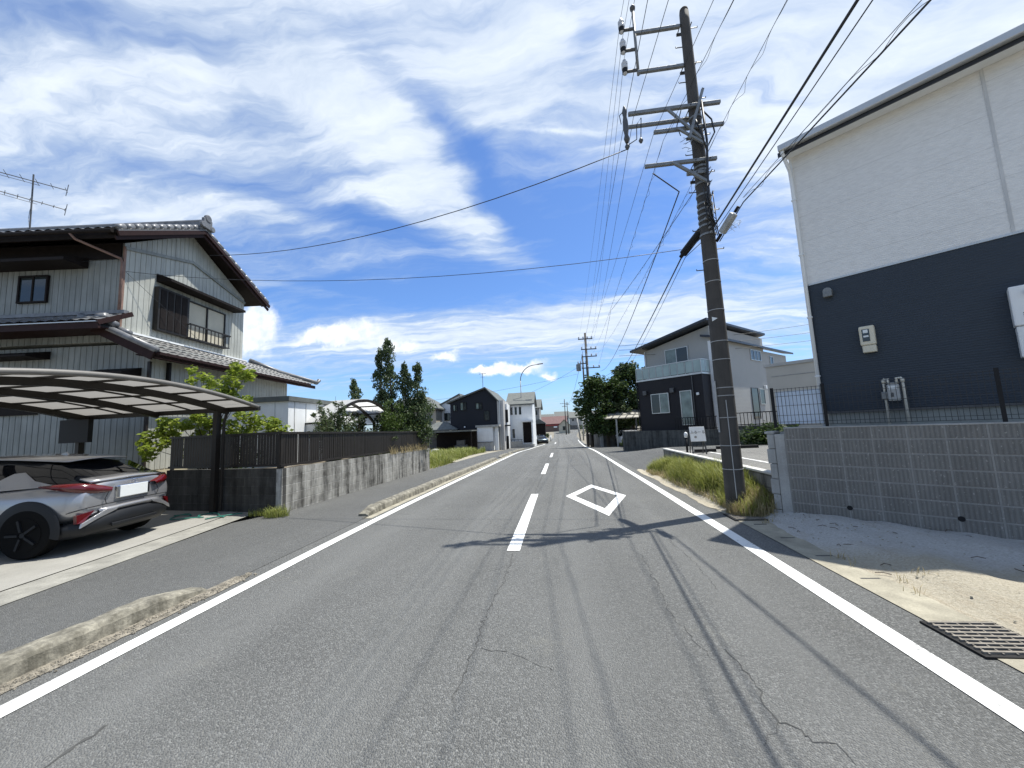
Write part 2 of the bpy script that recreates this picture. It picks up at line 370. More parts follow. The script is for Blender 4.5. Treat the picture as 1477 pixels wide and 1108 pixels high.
def sheet_wall(mb, p0, p1, z0, ztop, out, pitch=.16, groove=.026, depth=.011):
    """ribbed metal cladding from p0 to p1 (plan), ztop a function of the distance along"""
    p0, p1, out = V((p0[0],p0[1],0)), V((p1[0],p1[1],0)), V((out[0],out[1],0)); L = (p1-p0).length; d = (p1-p0)/L
    xs = []; a = 0
    while a < L - 1e-6:
        b = min(L, a + pitch - groove); xs += [(a, 0.0), (b, 0.0)]
        if b < L: xs += [(b+.004, -depth), (min(L, b+groove-.004), -depth)]
        a += pitch
    vs = []; fs = []
    for a, off in xs:
        q = p0 + d*a + out*off; vs += [q + V((0,0,z0)), q + V((0,0,ztop(a)))]
    for i in range(len(xs)-1): fs.append((2*i, 2*i+2, 2*i+3, 2*i+1))
    if d.cross(V((0,0,1))).dot(out) < 0: fs = [tuple(reversed(f)) for f in fs]
    mb.add(vs, fs)

def tiled(mb, P, us, rows, across=.26, amp=.035, course=.26, step=.03, spt=6):
    """pantile surface: P(u,v) gives the plane point, u along the eave 0..1, v up the slope 0..1; us = metres along, rows = metres up"""
    nu = max(4, int(us/across*spt)); nr = max(2, int(rows/course)); vs = []
    nrm = (P(1,0)-P(0,0)).cross(P(0,1)-P(0,0)).normalized()
    if nrm.z < 0: nrm = -nrm
    cols = nu + 1
    for r in range(nr):
        for e in (0, 1):
            for i in range(cols):
                u = i/nu; v = (r+e)/nr; ph = u*us/across
                w = amp*(abs(math.sin(math.pi*ph))**1.5)
                vs.append(P(u, v) + nrm*(w + step*(1-e) + .01))
    fs = []
    for r in range(2*nr-1):
        for i in range(cols-1): fs.append((r*cols+i, r*cols+i+1, (r+1)*cols+i+1, (r+1)*cols+i))
    mb.add(vs, fs)

def leaves(mb, centers, n, size, flat=.35, shape=.55, rnd=random):
    """n leaf faces strewn round each cluster centre (x,y,z,r)"""
    for (x, y, z, r) in centers:
        for k in range(n):
            while True:
                d = V((rnd.uniform(-1,1), rnd.uniform(-1,1), rnd.uniform(-1,1)))
                if d.length <= 1: break
            c = V((x,y,z)) + d*r
            a = V((rnd.gauss(0,1), rnd.gauss(0,1), rnd.gauss(0,flat))).normalized(); b = V((rnd.gauss(0,1), rnd.gauss(0,1), rnd.gauss(0,1)))
            b = (b - a*b.dot(a)).normalized(); s = size*rnd.uniform(.6,1.3)
            mb.add([c-a*s, c+b*s*shape*.9, c+a*s, c-b*s*shape], [(0,1,2,3)])

def blobs(n, c, rad, surf=.55, rnd=random, low=-1.0):
    """cluster centres in an ellipsoid, biased to its outside"""
    out = []
    while len(out) < n:
        d = V((rnd.gauss(0,1), rnd.gauss(0,1), rnd.gauss(0,1))).normalized()
        if d.z < low: continue
        q = rnd.uniform(surf, 1.0)
        out.append(V((c[0]+d.x*rad[0]*q, c[1]+d.y*rad[1]*q, c[2]+d.z*rad[2]*q)))
    return out
# ================================================================== GROUND, ROAD, MARKINGS
def strip(name, mat, x0, x1, ys, dz, kind='structure', nx=1):
    m = MB(); n = nx + 1
    vs = []
    for y in ys:
        a, b = (x0(y) if callable(x0) else x0), (x1(y) if callable(x1) else x1)
        vs += [(a + (b-a)*i/nx, y, zg(y) + dz) for i in range(n)]
    m.add(vs, [(j*n+i, j*n+i+1, (j+1)*n+i+1, (j+1)*n+i) for j in range(len(ys)-1) for i in range(nx)])
    return struct(m.build(name, mat, smooth=True), kind)
def frange(a, b, s):
    out = []; x = a
    while x < b - 1e-6: out.append(x); x += s
    return out + [b]
YS = frange(-10, 82, 1.0) + frange(84, 232, 4)
# open ground reaching the horizon
gm = MB(); gy = [-400, -60] + frange(-10, 240, 2) + [300, 500, 1000, 4000]; gx = [-4000, -400, -60, -20, -6.6, 2.6, 20, 60, 400, 4000]
gm.grid(lambda x, y: (x, y, zg(y) - .06 - (.0 if abs(x) < 100 else .3)), gx, gy)
struct(gm.build('ground', pm('ground_earth', (.2,.18,.14), .95, .3, 1.2, bump=.6, bscale=20, bdist=.03), smooth=True))
strip('road', M['asphalt'], lambda y: xl(y)-.3, lambda y: xr(y)+.46, YS, 0, nx=4)
strip('sidewalk', M['asphalt_walk'], lambda y: -6.05 if y > 7.7 else -6.55 + (7.7-max(y,3))*.17, lambda y: xl(y)-.3, frange(-10, 60, 1.0), .004, nx=2)
strip('edge_line', M['line'], lambda y: xl(y)-.08, lambda y: xl(y)+.08, frange(-10, 61, .5), .006)
strip('edge_line', M['line'], lambda y: xr(y)-.08, lambda y: xr(y)+.08, frange(-10, 82, .5), .006)
for a, b, xx, w, mm in ((5.17, 9.57, -.69, .085, 'line'), (14.06, 18.66, -.68, .08, 'line'), (23.3, 28.2, -.62, .08, 'line_worn'), (60, 72, -.85, .1, 'line_worn')):
    strip('centre_line', M[mm], xx-w, xx+w, frange(a, b, .5), .006)
# hollow diamond that warns of a crossing ahead
m = MB(); O = [(.76,10.95),(.05,9.14),(.76,7.03),(1.38,9.05)]; I = [(.74,10.38),(.26,9.13),(.76,7.66),(1.19,9.06)]
m.add([(x, y, zg(y)+.006) for x, y in O + I], [(i, (i+1)%4, 4+(i+1)%4, 4+i) for i in range(4)])
struct(m.build('diamond_marking', M['line']))
# cracks and a tarred seam
def ribbon(name, pts, w, mat, jit=.012):
    rnd = random.Random(len(pts)*7+int(w*1e4)); P = []
    for (a, b) in zip(pts, pts[1:]):
        n = max(2, int(math.dist(a, b)/.04))
        for k in range(n): t = k/n; P.append((a[0]+(b[0]-a[0])*t + rnd.gauss(0, jit), a[1]+(b[1]-a[1])*t + rnd.gauss(0, jit)))
    P.append(pts[-1]); m = MB(); vs = []
    for i, p in enumerate(P):
        q = P[min(i+1, len(P)-1)]; o = P[max(i-1, 0)]; d = V((q[0]-o[0], q[1]-o[1])); d = d/max(d.length, 1e-6); ww = w*rnd.uniform(.25, 1.2)
        vs += [(p[0]-d.y*ww/2, p[1]+d.x*ww/2, zg(p[1])+.003), (p[0]+d.y*ww/2, p[1]-d.x*ww/2, zg(p[1])+.003)]
    m.add(vs, [(2*i, 2*i+1, 2*i+3, 2*i+2) for i in range(len(P)-1)])
    return struct(m.build(name, mat))
CR1 = [(-.69,5.1),(-.67,4.6),(-.68,4.12),(-.71,3.79),(-.72,3.57),(-.71,3.27),(-.71,3.11),(-.72,2.88),(-.72,2.68),(-.73,2.42)]
ribbon('road_crack', [(-.68,14),(-.7,11.5),(-.7,9.6)], .012, M['crack'])
ribbon('road_crack', CR1, .008, M['crack'])
ribbon('road_crack', [(-.67,2.94),(-.5,2.94),(-.43,2.91),(-.35,2.86),(-.25,2.79),(-.14,2.73)], .0055, M['crack'])
ribbon('road_crack', [(1.05,3.0),(1.07,2.89),(1.09,2.75),(1.07,2.66),(1.06,2.54),(1.05,2.46),(1.06,2.35),(1.1,2.33),(1.13,2.28),(1.16,2.23),(1.23,2.21),(1.25,2.1)], .0085, M['crack'])
ribbon('road_crack', [(1.06,2.35),(1.0,2.28),(.91,2.2)], .006, M['crack'])
ribbon('road_crack', [(.89,4.99),(.87,4.19),(.83,3.63),(.83,3.48),(.87,3.21),(.9,3.0),(.93,2.88)], .005, M['crack'])
ribbon('road_crack', [(1.35,5.6),(1.42,4.7),(1.38,4.0)], .005, M['crack'])
ribbon('tar_seam', [(-2.7,2.11),(-2.67,2.04),(-2.69,1.97),(-2.68,1.89),(-2.68,1.8)], .035, M['crack'], .004)

# ---- left: kerbs, dirt along them, concrete forecourt
def kerb(ya, yb, taper_a, taper_b):
    m = MB(); rnd = random.Random(int(ya*10)); vs = []; ys = frange(ya, yb, .1); w0 = rnd.uniform(0, 6)
    for q, y in enumerate(ys):
        near = max(0, 4-y)*.035*.6 + .02*(y < 5)
        xb = xl(y) - .33 - near + .008*math.sin(y*1.7+w0) + rnd.uniform(-.004, .004); xa = xb - .2; z = zg(y)
        h = .15 + .006*math.sin(y*2.9+w0) + rnd.uniform(-.003, .003)
        if taper_a: h *= min(1, .3 + (y-ya)*1.6)
        if taper_b: h *= min(1, .28 + (yb-y)*1.5)
        if q % 12 == 6: h -= .012; xb -= .01
        vs += [(xa, y, z-.05), (xa, y, z+h-.01), (xa+.02, y, z+h), (xb-.05, y, z+h), (xb-.018, y, z+h-.014), (xb, y, z+h*.72), (xb+.02, y, z-.05)]
    n = len(ys)
    m.add(vs, [(a*7+k, a*7+k+1, (a+1)*7+k+1, (a+1)*7+k) for a in range(n-1) for k in range(6)] + [tuple(range(7))[::-1], tuple((n-1)*7+k for k in range(7))])
    return struct(m.build('kerb', M['kerb']))
kerb(-6.0, 3.9, 0, 1); kerb(7.4, 23.0, 1, 1); kerb(24.6, 28.0, 1, 1); kerb(29.0, 30.6, 1, 0); kerb(32, 40, 1, 1)
dirt = pm('gritty_dirt', (.24,.215,.17), .95, .45, 9, bump=1, bscale=45, bdist=.03, fine=.5)
dm = MB(); rnd = random.Random(3); ys = frange(-3, 4.3, .12)
dm.add([p for y in ys for p in ((xl(y)-.36-max(0,.03*(4-y)), y, .012), (xl(y)-.19-max(0,.03*(4-y)) + rnd.uniform(-.025,.025), y, .006))], [(2*i, 2*i+1, 2*i+3, 2*i+2) for i in range(len(ys)-1)])
struct(dm.build('dirt_strip', dirt))
def pebbles(name, n, fn, s, mat, seed):
    rnd = random.Random(seed); m = MB()
    for k in range(n):
        x, y, z = fn(rnd); r = s*rnd.uniform(.4, 1.4)**1.5; a = rnd.uniform(0, 6.28)
        P = [V((math.cos(a+i*1.257)*r*rnd.uniform(.7,1.2), math.sin(a+i*1.257)*r*rnd.uniform(.7,1.2), 0)) for i in range(5)]
        c = V((x, y, z)); vs = [c+p for p in P] + [c+p*.6+V((0,0,r*rnd.uniform(.5,.9))) for p in P]
        m.add(vs, [(i,(i+1)%5,5+(i+1)%5,5+i) for i in range(5)] + [(5,6,7,8,9)])
    return struct(m.build(name, mat), 'stuff')
pebbles('kerb_gravel', 1300, lambda r: (lambda y: (xl(y)-.3-max(0,.03*(4-y))+abs(r.gauss(0,.05)), y, .006))(r.uniform(1.4, 4.4)), .011, dirt, 5)
strip('edge_gutter', M['gutter'], lambda y: xl(y)-.36, lambda y: xl(y)-.16, frange(7.2, 30, .6), .004)
# concrete forecourt in front of the old house, with a drain channel along its edge
m = MB()
E0 = lambda y: -6.5 + (7.24-y)*.185 if y > 3 else -5.71
ys = frange(-8, 8.4, .6)
m.add([p for y in ys for p in ((-18, y, .03), (E0(y)-.5, y, .022))], [(2*i, 2*i+1, 2*i+3, 2*i+2) for i in range(len(ys)-1)])
struct(m.build('forecourt', M['pad']))
m = MB(); m.add([p for y in ys for p in ((E0(y)-.47, y, .02), (E0(y), y, .012))], [(2*i, 2*i+1, 2*i+3, 2*i+2) for i in range(len(ys)-1)])
struct(m.build('drain_channel', pm('channel_concrete', (.235,.228,.2), .9, .25, 3, bump=.4, bscale=60, streak=.3, fine=.4)))
ribbon('forecourt_joint', [(-6.6,6.9),(-6.3,5.2),(-6.15,3.9),(-6.12,2)], .018, M['crack'], .004)
# ---- right: gutter, sand verge
strip('gutter', M['gutter'], 2.66, 3.06, frange(-8, 9.2, .5), .008)
m = MB()
for y in (-.6, .1, .8, 1.5, 2.2, 4.25, 4.9, 5.6, 6.3, 7.0): m.box(2.78, 2.95, y-.012, y+.012, .0, .0095)
struct(m.build('gutter_slot', M['crack']))
def wallx(y): return 3.46 + .733*(6.51-y)/.68
def verge_z(x, y):
    f = min(1, max(0, (x-3.0)/.6)); f = f*f*(3-2*f); z = .11*f
    if y > 6.6:
        g = min(1, (y-6.6)/.8)*min(1, max(0, (14.2-y)/2)); h = min(1, max(0, (x-2.75)/.55)); z = z*(1-g) + g*(.04*min(1, max(0, (x-2.64)/.22))+.24*h*h*(3-2*h))
    return zg(y) + .014 + z*(1 if y < 12 else max(.2, (14.5-y)/2.5))
rnd = random.Random(11); m = MB(); NX = 34; ys = frange(-7, 14.4, .16); vs = []
for y in ys:
    x0 = 2.96 if y < 6.5 else 2.96 - .36*min(1, (y-6.5)/1.2); x0 += rnd.uniform(-.018, .018) + .03*math.sin(y*2.3); x1 = wallx(y)+.25 if y < 6.3 else 3.6
    if y > 12.6: x1 = 3.6 - (y-12.6)*.35
    for i in range(NX):
        x = x0 + (x1-x0)*(i/(NX-1)); bump = .018*math.sin(x*5.1+y*2.2)+.012*math.sin(x*9.7-y*4.7) + rnd.gauss(0, .006)
        vs.append((x, y, verge_z(x, y) + bump*min(1, i/6) - .008*max(0, 1-i/3)))
m.add(vs, [(j*NX+i, j*NX+i+1, (j+1)*NX+i+1, (j+1)*NX+i) for j in range(len(ys)-1) for i in range(NX-1)])
struct(m.build('sandy_verge', M['sand'], smooth=True))
pebbles('verge_pebbles', 420, lambda r: (lambda y, t: (lambda x: (x, y, verge_z(x, y)+.004))(3.1 + t*(min(wallx(y), 6)-3.1)))(r.uniform(1.5, 6.6), r.random()), .008, M['gutter'], 9)
# parking lot and the sloping entry beyond it
def lot_z(x, y):
    lv = lerp_tab([(14, .6), (17, .45), (21, .2), (26, -.3), (40, -.75)], y); f = min(1, max(0, (x-2.7)/2.6)) if y > 13.6 else 1
    f = f*f*(3-2*f); return zg(y) + .006 + f*(lv - zg(y))
m = MB(); m.grid(lambda x, y: (x, y, lot_z(x, y)), frange(3.5, 22, .75), frange(6.8, 13.7, .5)); struct(m.build('parking_lot', M['asphalt_lot'], smooth=True))
m = MB(); m.grid(lambda x, y: (xr(y)+.4 + x, y, lot_z(xr(y)+.4+x, y)), frange(0, 19, .5), frange(13.7, 38, .6)); struct(m.build('entry_apron', M['asphalt_walk'], smooth=True))
m = MB()
for k in range(5): m.box(4.3+k*2.3, 4.4+k*2.3, 8.5, 13.2, .6, .612)
struct(m.build('bay_line', M['line_worn']))
# ================================================================== RIGHT SIDE
g = thing('drain_grate', 'rusty steel drain grate set in the concrete gutter at the right road edge', 'drain grate', (2.62, 2.98, .004))
bx(-.02,.46,-.02,.44,-.05,.012).build('frame', M['black'], g)
m = MB()
for k in range(9): m.box(0, .44, .012+k*.047, .03+k*.047, .012, .026)
for k in range(6): m.box(.02+k*.08, .028+k*.08, .0, .42, .0125, .022)
m.build('bars', pm('grate_steel', (.2,.18,.15), .7, .3, 20, metal=.2), g)
g2 = dup(g, (2.64, 6.55, -.0), 0, 'second drain grate in the gutter, just in front of the concrete pole', None)

# ---- retaining wall of grooved blocks, in its own frame: x along the wall, y away from the road
WA = (3.46, 6.51, 0); WR = math.atan2(-.68, .733)
w = thing('block_wall', 'grey grooved concrete block retaining wall under the white and navy house', 'block wall', WA, WR)
mt = block_mat('grooved_block', (.205,.196,.178), (.235,.226,.206), (.29,.282,.26), .335, .19, 0, .12, rib=.042, zoff=.11)
bx(0, 9, 0, .15, -.2, 1.385).build('wall', mt, w)
bx(-.004, 9, -.006, .16, 1.385, 1.405).build('cap', M['concrete'], w, bevel=.004)
for t in (.67, 1.69, 2.75, 3.8): MB().tube([(t,-.004,.27),(t,.03,.27)], .032, 14).build('drain_hole', M['black'], w)
bx(-.14, -.004, .004, .16, -.2, 1.30).build('end_post', M['concrete'], w, bevel=.006)
rt = thing('block_pier', 'stack of small concrete blocks closing the end of the grooved retaining wall', 'block pier', WA, WR)
m = MB()
for k in range(6): m.box(-.27 + (.02 if k % 2 else 0), -.15, .03+(k==0)*-.02, .3, -.1+k*.235, .128+k*.235)
m.build('blocks', M['concrete'], rt, bevel=.008)
bx(-.275, -.147, .02, .31, 1.31, 1.345).build('cap', M['concrete'], rt)
# made-up ground of the house plot
struct(tag(bx(-.1, 11, .16, 14, -.2, 1.33).build('plot_ground', M['concrete'], None), '', '')); pl = bpy.data.objects['plot_ground']; pl.location = WA; pl.rotation_euler = (0,0,WR); del pl['label']; del pl['category']

# ---- mesh fence on the wall
fe = thing('mesh_fence', 'black wire mesh fence standing on the grooved retaining wall', 'fence', (WA[0], WA[1], 1.405), WR)
for t in (-.12, .53, 2.15, 3.75, 5.35): bx(t-.019, t+.019, .055, .093, 0, .63).build('post', M['black'], fe)
m = MB(); k = -.1
while k < 6.9:
    m.box(k-.0028, k+.0028, .071, .0755, .03, .61); k += .05
for z in (.035, .185, .335, .485, .6): m.box(-.12, 7, .068, .074, z-.003, z+.003)
m.box(-.12, 7, .066, .0735, .08, .086); m.box(-.12, 7, .066, .0735, .55, .556)
m.build('mesh_panel', M['wire'], fe)
sh = MB()
xs = frange(-.09, .49, .0145); sh.add([p for i, x in enumerate(xs) for p in ((x, .125+(.006 if i % 4 < 2 else 0), .05), (x, .125+(.006 if i % 4 < 2 else 0), .565))], [(2*i, 2*i+2, 2*i+3, 2*i+1) for i in range(len(xs)-1)])
so = tag(sh.build('screen_sheet', pm('pale_blue_sheet', (.6,.68,.78), .4, .03), None), 'pale blue-white corrugated screen sheet behind the wire mesh beside the navy house', 'screen'); so.location = (WA[0], WA[1], 1.405); so.rotation_euler = (0,0,WR)
ms = so.modifiers.new('solid', 'SOLIDIFY'); ms.thickness = .004

# ---- white and navy two-storey house
h = thing('town_house', 'new two-storey house with white upper cladding and navy lower cladding', 'house', WA, WR)
Y0 = .9
bx(.36, 10, Y0, 9, 1.62, 3.76).build('lower_wall', M['siding_navy'], h)
bx(.36, 10, Y0+.004, 9, 3.79, 6.2).build('upper_wall', M['siding_white'], h)
bx(.34, 10.02, Y0-.014, 9.02, 3.762, 3.788).build('trim', M['alu'], h)
bx(.40, 9.96, Y0+.03, 8.97, 1.2, 1.588).build('foundation', block_mat('foundation', (.3,.31,.28), (.33,.335,.3), (.3,.3,.28), .9, .6, 0, .2), h)
bx(.355, 10, Y0-.016, Y0+.03, 1.59, 1.618).build('drip_edge', M['steel_dark'], h)
bx(.335, .375, Y0-.018, Y0+.04, 1.62, 3.76).build('corner_trim', M['siding_navy'], h)
bx(.335, .375, Y0-.014, Y0+.04, 3.79, 6.15).build('corner_trim', M['white'], h)
bx(2.51, 2.54, Y0-.006, Y0+.02, 3.79, 6.12).build('joint_strip', pm('joint', (.52,.52,.505), .7), h)
rf = MB(); ov = .3
rf.prism([(.3, Y0-ov, 6.22), (.3, 5, 7.3), (.3, 9.3, 6.22), (.3, 9.3, 6.15), (.3, 5, 7.22), (.3, Y0-ov, 6.14)], (10.1, 0, 0)); r = rf.build('roof', M['roof_dark'], h)
bx(.28, 10.3, Y0-ov-.1, Y0-ov-.004, 6.11, 6.22).build('gutter', M['alu'], h, bevel=.012)
bx(.25, 10.3, Y0-ov+.0, Y0-ov+.03, 6.065, 6.138).build('fascia', M['roof_dark'], h)
bx(.28, 10.2, Y0-ov+.032, Y0-.002, 6.112, 6.13).build('soffit', M['white'], h)
for k in range(24): MB().obox((.5+k*.31, Y0-ov+.12, 6.275), (.03,0,0), (0,.012,0), (0,0,.022)).build('snow_guard', M['roof_dark'], r)
dp = MB(); dp.tube([(.33,Y0-ov-.05,6.14),(.33,Y0-ov-.05,6.06),(.34,Y0-.05,5.86),(.345,Y0-.05,5.6),(.345,Y0-.05,1.36)], .028, 10)
d = dp.build('downpipe', M['white'], h, smooth=True)
for z in (2.2, 3.2, 4.3, 5.3): bx(.31, .38, Y0-.082, Y0-.012, z, z+.02).build('bracket', M['white'], d)
# wall vent
v = MB(); v.tube([(.62,Y0+.01,3.58),(.62,Y0-.09,3.58)], .062, 16); v.box(.56, .68, Y0-.1, Y0-.002, 3.485, 3.56)
v.build('vent_hood', M['steel'], h, bevel=.01)
e = thing('electric_meter', 'cream electricity meter box on the navy wall', 'electric meter', WA, WR)
m = MB(); m.box(.93, 1.11, Y0-.11, Y0-.003, 2.6, 2.9); m.build('case', M['cream'], e, bevel=.02)
bx(.945, 1.105, Y0-.10, Y0-.004, 2.49, 2.598).build('terminal_cover', M['cream'], e, bevel=.012)
f = bx(.965, 1.05, Y0-.115, Y0-.106, 2.66, 2.85).build('dial_window', M['glass'], e)
bx(.98, 1.035, Y0-.118, Y0-.1155, 2.79, 2.84).build('display', M['plate'], f); bx(.978, 1.037, Y0-.118, Y0-.1155, 2.725, 2.75).build('display', M['plate'], f)
gmt = thing('gas_meter', 'grey gas meter between two upright pipes low on the navy wall', 'gas meter', WA, WR)
m = MB(); m.box(1.155, 1.285, Y0-.2, Y0-.09, 1.73, 1.97); m.box(1.17, 1.27, Y0-.19, Y0-.1, 1.97, 2.0); m.build('case', M['closure'], gmt, bevel=.015)
bx(1.175, 1.26, Y0-.205, Y0-.2005, 1.9, 1.95).build('counter', M['plate'], gmt); bx(1.19, 1.22, Y0-.205, Y0-.2005, 1.79, 1.85).build('counter', M['steel_dark'], gmt)
for x0, x1, yb in ((1.125, 1.175, 1.26), (1.325, 1.265, 1.26)):
    m = MB(); m.tube([(x0,Y0-.14,yb),(x0,Y0-.14,2.03),(x0+(x1-x0)*.25,Y0-.14,2.06),(x1,Y0-.14,2.06),(x1,Y0-.14,1.98)], .017, 10); m.tube([(x0,Y0-.14,2.0),(x0,Y0-.14,2.05)], .023, 10)
    m.build('pipe', pm('ivory_pipe', (.55,.52,.44), .5, .05), gmt, smooth=True)
bx(1.085, 1.155, Y0-.19, Y0-.11, 1.76, 1.87).build('valve_box', M['steel'], gmt, bevel=.012)
wh = thing('water_heater', 'white wall-hung gas water heater at the right end of the navy wall', 'water heater', WA, WR)
bx(2.38, 2.86, Y0-.22, Y0-.004, 2.56, 3.06).build('case', M['white'], wh, bevel=.015); bx(2.39, 2.85, Y0-.20, Y0-.004, 2.17, 2.555).build('pipe_cover', M['white'], wh, bevel=.012)
m = MB()
for i in range(4):
    for j in range(5): m.box(2.46+i*.022, 2.47+i*.022, Y0-.223, Y0-.2205, 2.62+j*.022, 2.63+j*.022)
m.build('louvre', M['steel_dark'], wh)
bx(2.5, 2.62, Y0-.26, Y0-.221, 2.93, 2.99).build('flue', M['steel'], wh, bevel=.01)

# ---- low wall along the verge
lw = thing('low_wall', 'low weathered concrete retaining wall along the parking lot behind the verge grass', 'wall', (3.48, 6.75, 0), R(90))
bx(0, 6.9, -.06, .06, -.15, .625).build('wall', block_mat('low_wall_block', (.22,.21,.19), (.26,.25,.23), (.15,.145,.13), .6, .2, 0, .7), lw)
bx(-.01, 6.92, -.075, .075, .625, .665).build('cap', pm('pale_coping', (.5,.49,.46), .85, .1, 5), lw, bevel=.008)

# ---- clinic-style sign board and garden lamp at the lot
sg = thing('sign_board', 'white leaning sign board on a metal easel at the edge of the parking lot', 'sign board', (3.87, 11.6, .6), R(-4))
m = MB(); m.obox((0, -.03, .57), (.2,0,0), (0,.012,-.003), (0,.055,.205)); b = m.build('board', M['white'], sg, bevel=.004)
m = MB()
for s in (-.175, .175):
    m.bar((s, -.09, 0), (s, .03, .74), .03, .03); m.bar((s, .25, 0), (s, .04, .7), .025, .025)
m.bar((-.175,-.06,.22), (.175,-.06,.22), .022, .022); m.bar((-.175,.02,.05), (.175,.02,.05), .022, .022)
m.build('easel', M['steel_dark'], sg)
def text(name, body, size, mat, parent, mtx, ext=.0015):
    c = bpy.data.curves.new(name, 'FONT'); c.body = body; c.size = size; c.align_x = 'CENTER'; c.align_y = 'CENTER'; c.extrude = ext
    t = bpy.data.objects.new(name, c); COL.objects.link(t); bpy.context.view_layer.update()
    me = bpy.data.meshes.new_from_object(t.evaluated_get(bpy.context.evaluated_depsgraph_get())); bpy.data.objects.remove(t); bpy.data.curves.remove(c)
    me.materials.clear(); me.materials.append(mat); o = bpy.data.objects.new(name, me); COL.objects.link(o); o.parent = parent; o.matrix_local = mtx; return o
tilt = Matrix.Translation((0,-.0475,.62)) @ Matrix.Rotation(R(75), 4, 'X')
text('lettering', 'ふるーる', .1, M['brass'], b, tilt)
m = MB(); m.tube([V((-.07,-.0773,.49)), V((-.07,-.079,.49))], .035, 14); m.build('emblem', pm('pale_ink', (.35,.33,.3), .6), b)
gl = thing('garden_lamp', 'short black bollard lamp with a white globe beside the sign board', 'lamp', (3.62, 11.8, .6))
m = MB(); m.tube([(0,0,0),(0,0,.47)], .032, 10); m.build('post', M['black'], gl, smooth=True)
m = MB(); m.lathe([(.03,.47),(.048,.5),(.05,.58),(.035,.62),(.01,.635)], n=14); m.build('lamp_shade', M['white'], gl, smooth=True)
for k, (x, lab) in enumerate(((4.95, 'dark rubber wheel stop on the parking lot behind the concrete pole'), (3.95, 'dark wheel stop on the lot by the foot of the sign board'))):
    m = MB(); m.prism([(0,-.07,0),(0,.07,0),(0,.045,.1),(0,-.045,.1)], (1.25 if k == 0 else .6,0,0))
    o = tag(m.build('wheel_stop', M['black'], None, bevel=.01), lab, 'wheel stop'); o.location = (x, 13.2 if k == 0 else 12.2, .6)

# ---- balcony house, frame: x along the front, y along the right-hand side
HB = (5.44, 27.0, 0); HR = math.atan2(-.72, .69)
b = thing('balcony_house', 'grey two-storey house with charcoal ground floor and glass-fronted balcony', 'house', HB, HR)
bx(0, 4.45, 0, 1.2, .75, 4.25).build('front_bay', M['siding_dark'], b)
m = MB(); m.box(.02, 4.63, 1.02, 13.4, .6, 6.3)
m.prism([(.02,1.02,6.3),(4.63,1.02,6.3),(4.63,1.02,7.25),(.02,1.02,6.42)], (0,8,0)); m.build('wall', M['siding_grey'], b)
rm = MB(); rm.prism([(-.55,.2,6.42),(4.95,.2,7.42),(4.95,.2,7.56),(-.55,.2,6.56)], (0,8.6,0)); rm.build('roof', M['roof_dark'], b)
rm = MB(); rm.prism([(4.2,.75,6.62),(4.95,.75,6.42),(4.95,.75,6.55),(4.2,.75,6.75)], (0,13.4,0)); rm.build('eave_roof', M['roof_dark'], b)
bx(4.5, 4.66, 1.0, 1.04, .6, 6.3).build('corner_trim', M['white'], b)
m = MB(); m.tube([(-.03,-.05,.8),(-.03,-.05,4.2)], .035, 8); m.build('downpipe', M['black'], b)
m = MB(); m.tube([(.12,.97,4.9),(.12,.97,6.4)], .035, 8); m.build('downpipe', M['white'], b)
m = MB(); m.tube([(3.85,-.05,.8),(3.85,-.05,4.2)], .03, 8); m.build('downpipe', M['steel_dark'], b)
bx(-.05, 4.5, -.05, 1.0, 4.25, 4.36).build('balcony_slab', M['alu'], b)
rl = MB(); rl.bar((-.03,-.03,5.14),(4.48,-.03,5.14), .05, .05); rl.bar((4.48,-.03,5.14),(4.48,1.0,5.14), .05, .05); rl.bar((-.03,-.03,5.14),(-.03,1.0,5.14), .05, .05)
for k in range(10): rl.bar((-.02+k*.499,-.03,4.36),(-.02+k*.499,-.03,5.12), .03, .03)
for k in range(1,3): rl.bar((4.48,-.03+k*.5,4.36),(4.48,-.03+k*.5,5.12), .03, .03)
ra = rl.build('balcony_rail', M['alu'], b)
for k in range(9): bx(.02+k*.499, .44+k*.499, -.036, -.024, 4.4, 5.1).build('panel', M['frosted'], ra)
for k in range(2): bx(4.474, 4.486, 0+k*.5, .43+k*.5, 4.4, 5.1).build('panel', M['frosted'], ra)
window(b, (1.63,1.0,4.4), (1,0,0), (0,-1,0), 1.6, 1.85, pane=['glass_curtain','glass'])
window(b, (.98,-.02,2.05), (1,0,0), (0,-1,0), 1.26, 1.28, pane=['glass','glass_curtain'])
window(b, (3.0,-.02,1.25), (1,0,0), (0,-1,0), .75, 2.1, pane='glass_curtain', panes=1)
for x in (.45, 2.4): bx(x, x+.26, -.16, -.003, 3.3, 3.6).build('vent_hood', M['steel_dark'], b, bevel=.02)
bx(4.05, 4.2, -.1, -.003, 3.0, 3.16).build('wall_lamp', M['white'], b, bevel=.02)
window(b, (4.64,6.66,5.5), (0,1,0), (1,0,0), 1.7, .75, panes=3); window(b, (4.64,10.0,5.2), (0,1,0), (1,0,0), .6, .8, panes=1)
window(b, (4.64,6.1,1.4), (0,1,0), (1,0,0), 1.1, 2.15, panes=1, name='door', frame='steel_dark'); window(b, (4.64,7.45,2.4), (0,1,0), (1,0,0), .85, 1.1, panes=1)
m = MB(); m.tube([(4.68,3.2,.7),(4.68,3.2,6.4)], .03, 8); m.build('downpipe', M['steel'], b)
bx(4.64, 4.8, 8.3, 8.55, 3.5, 3.75).build('vent_hood', M['white'], b, bevel=.02)
rw = thing('garden_wall', 'stained concrete garden wall round the balcony house', 'wall', HB, HR)
mw = block_mat('stained_garden_wall', (.1,.1,.093), (.125,.125,.113), (.07,.07,.063), .8, .5, 0, .85)
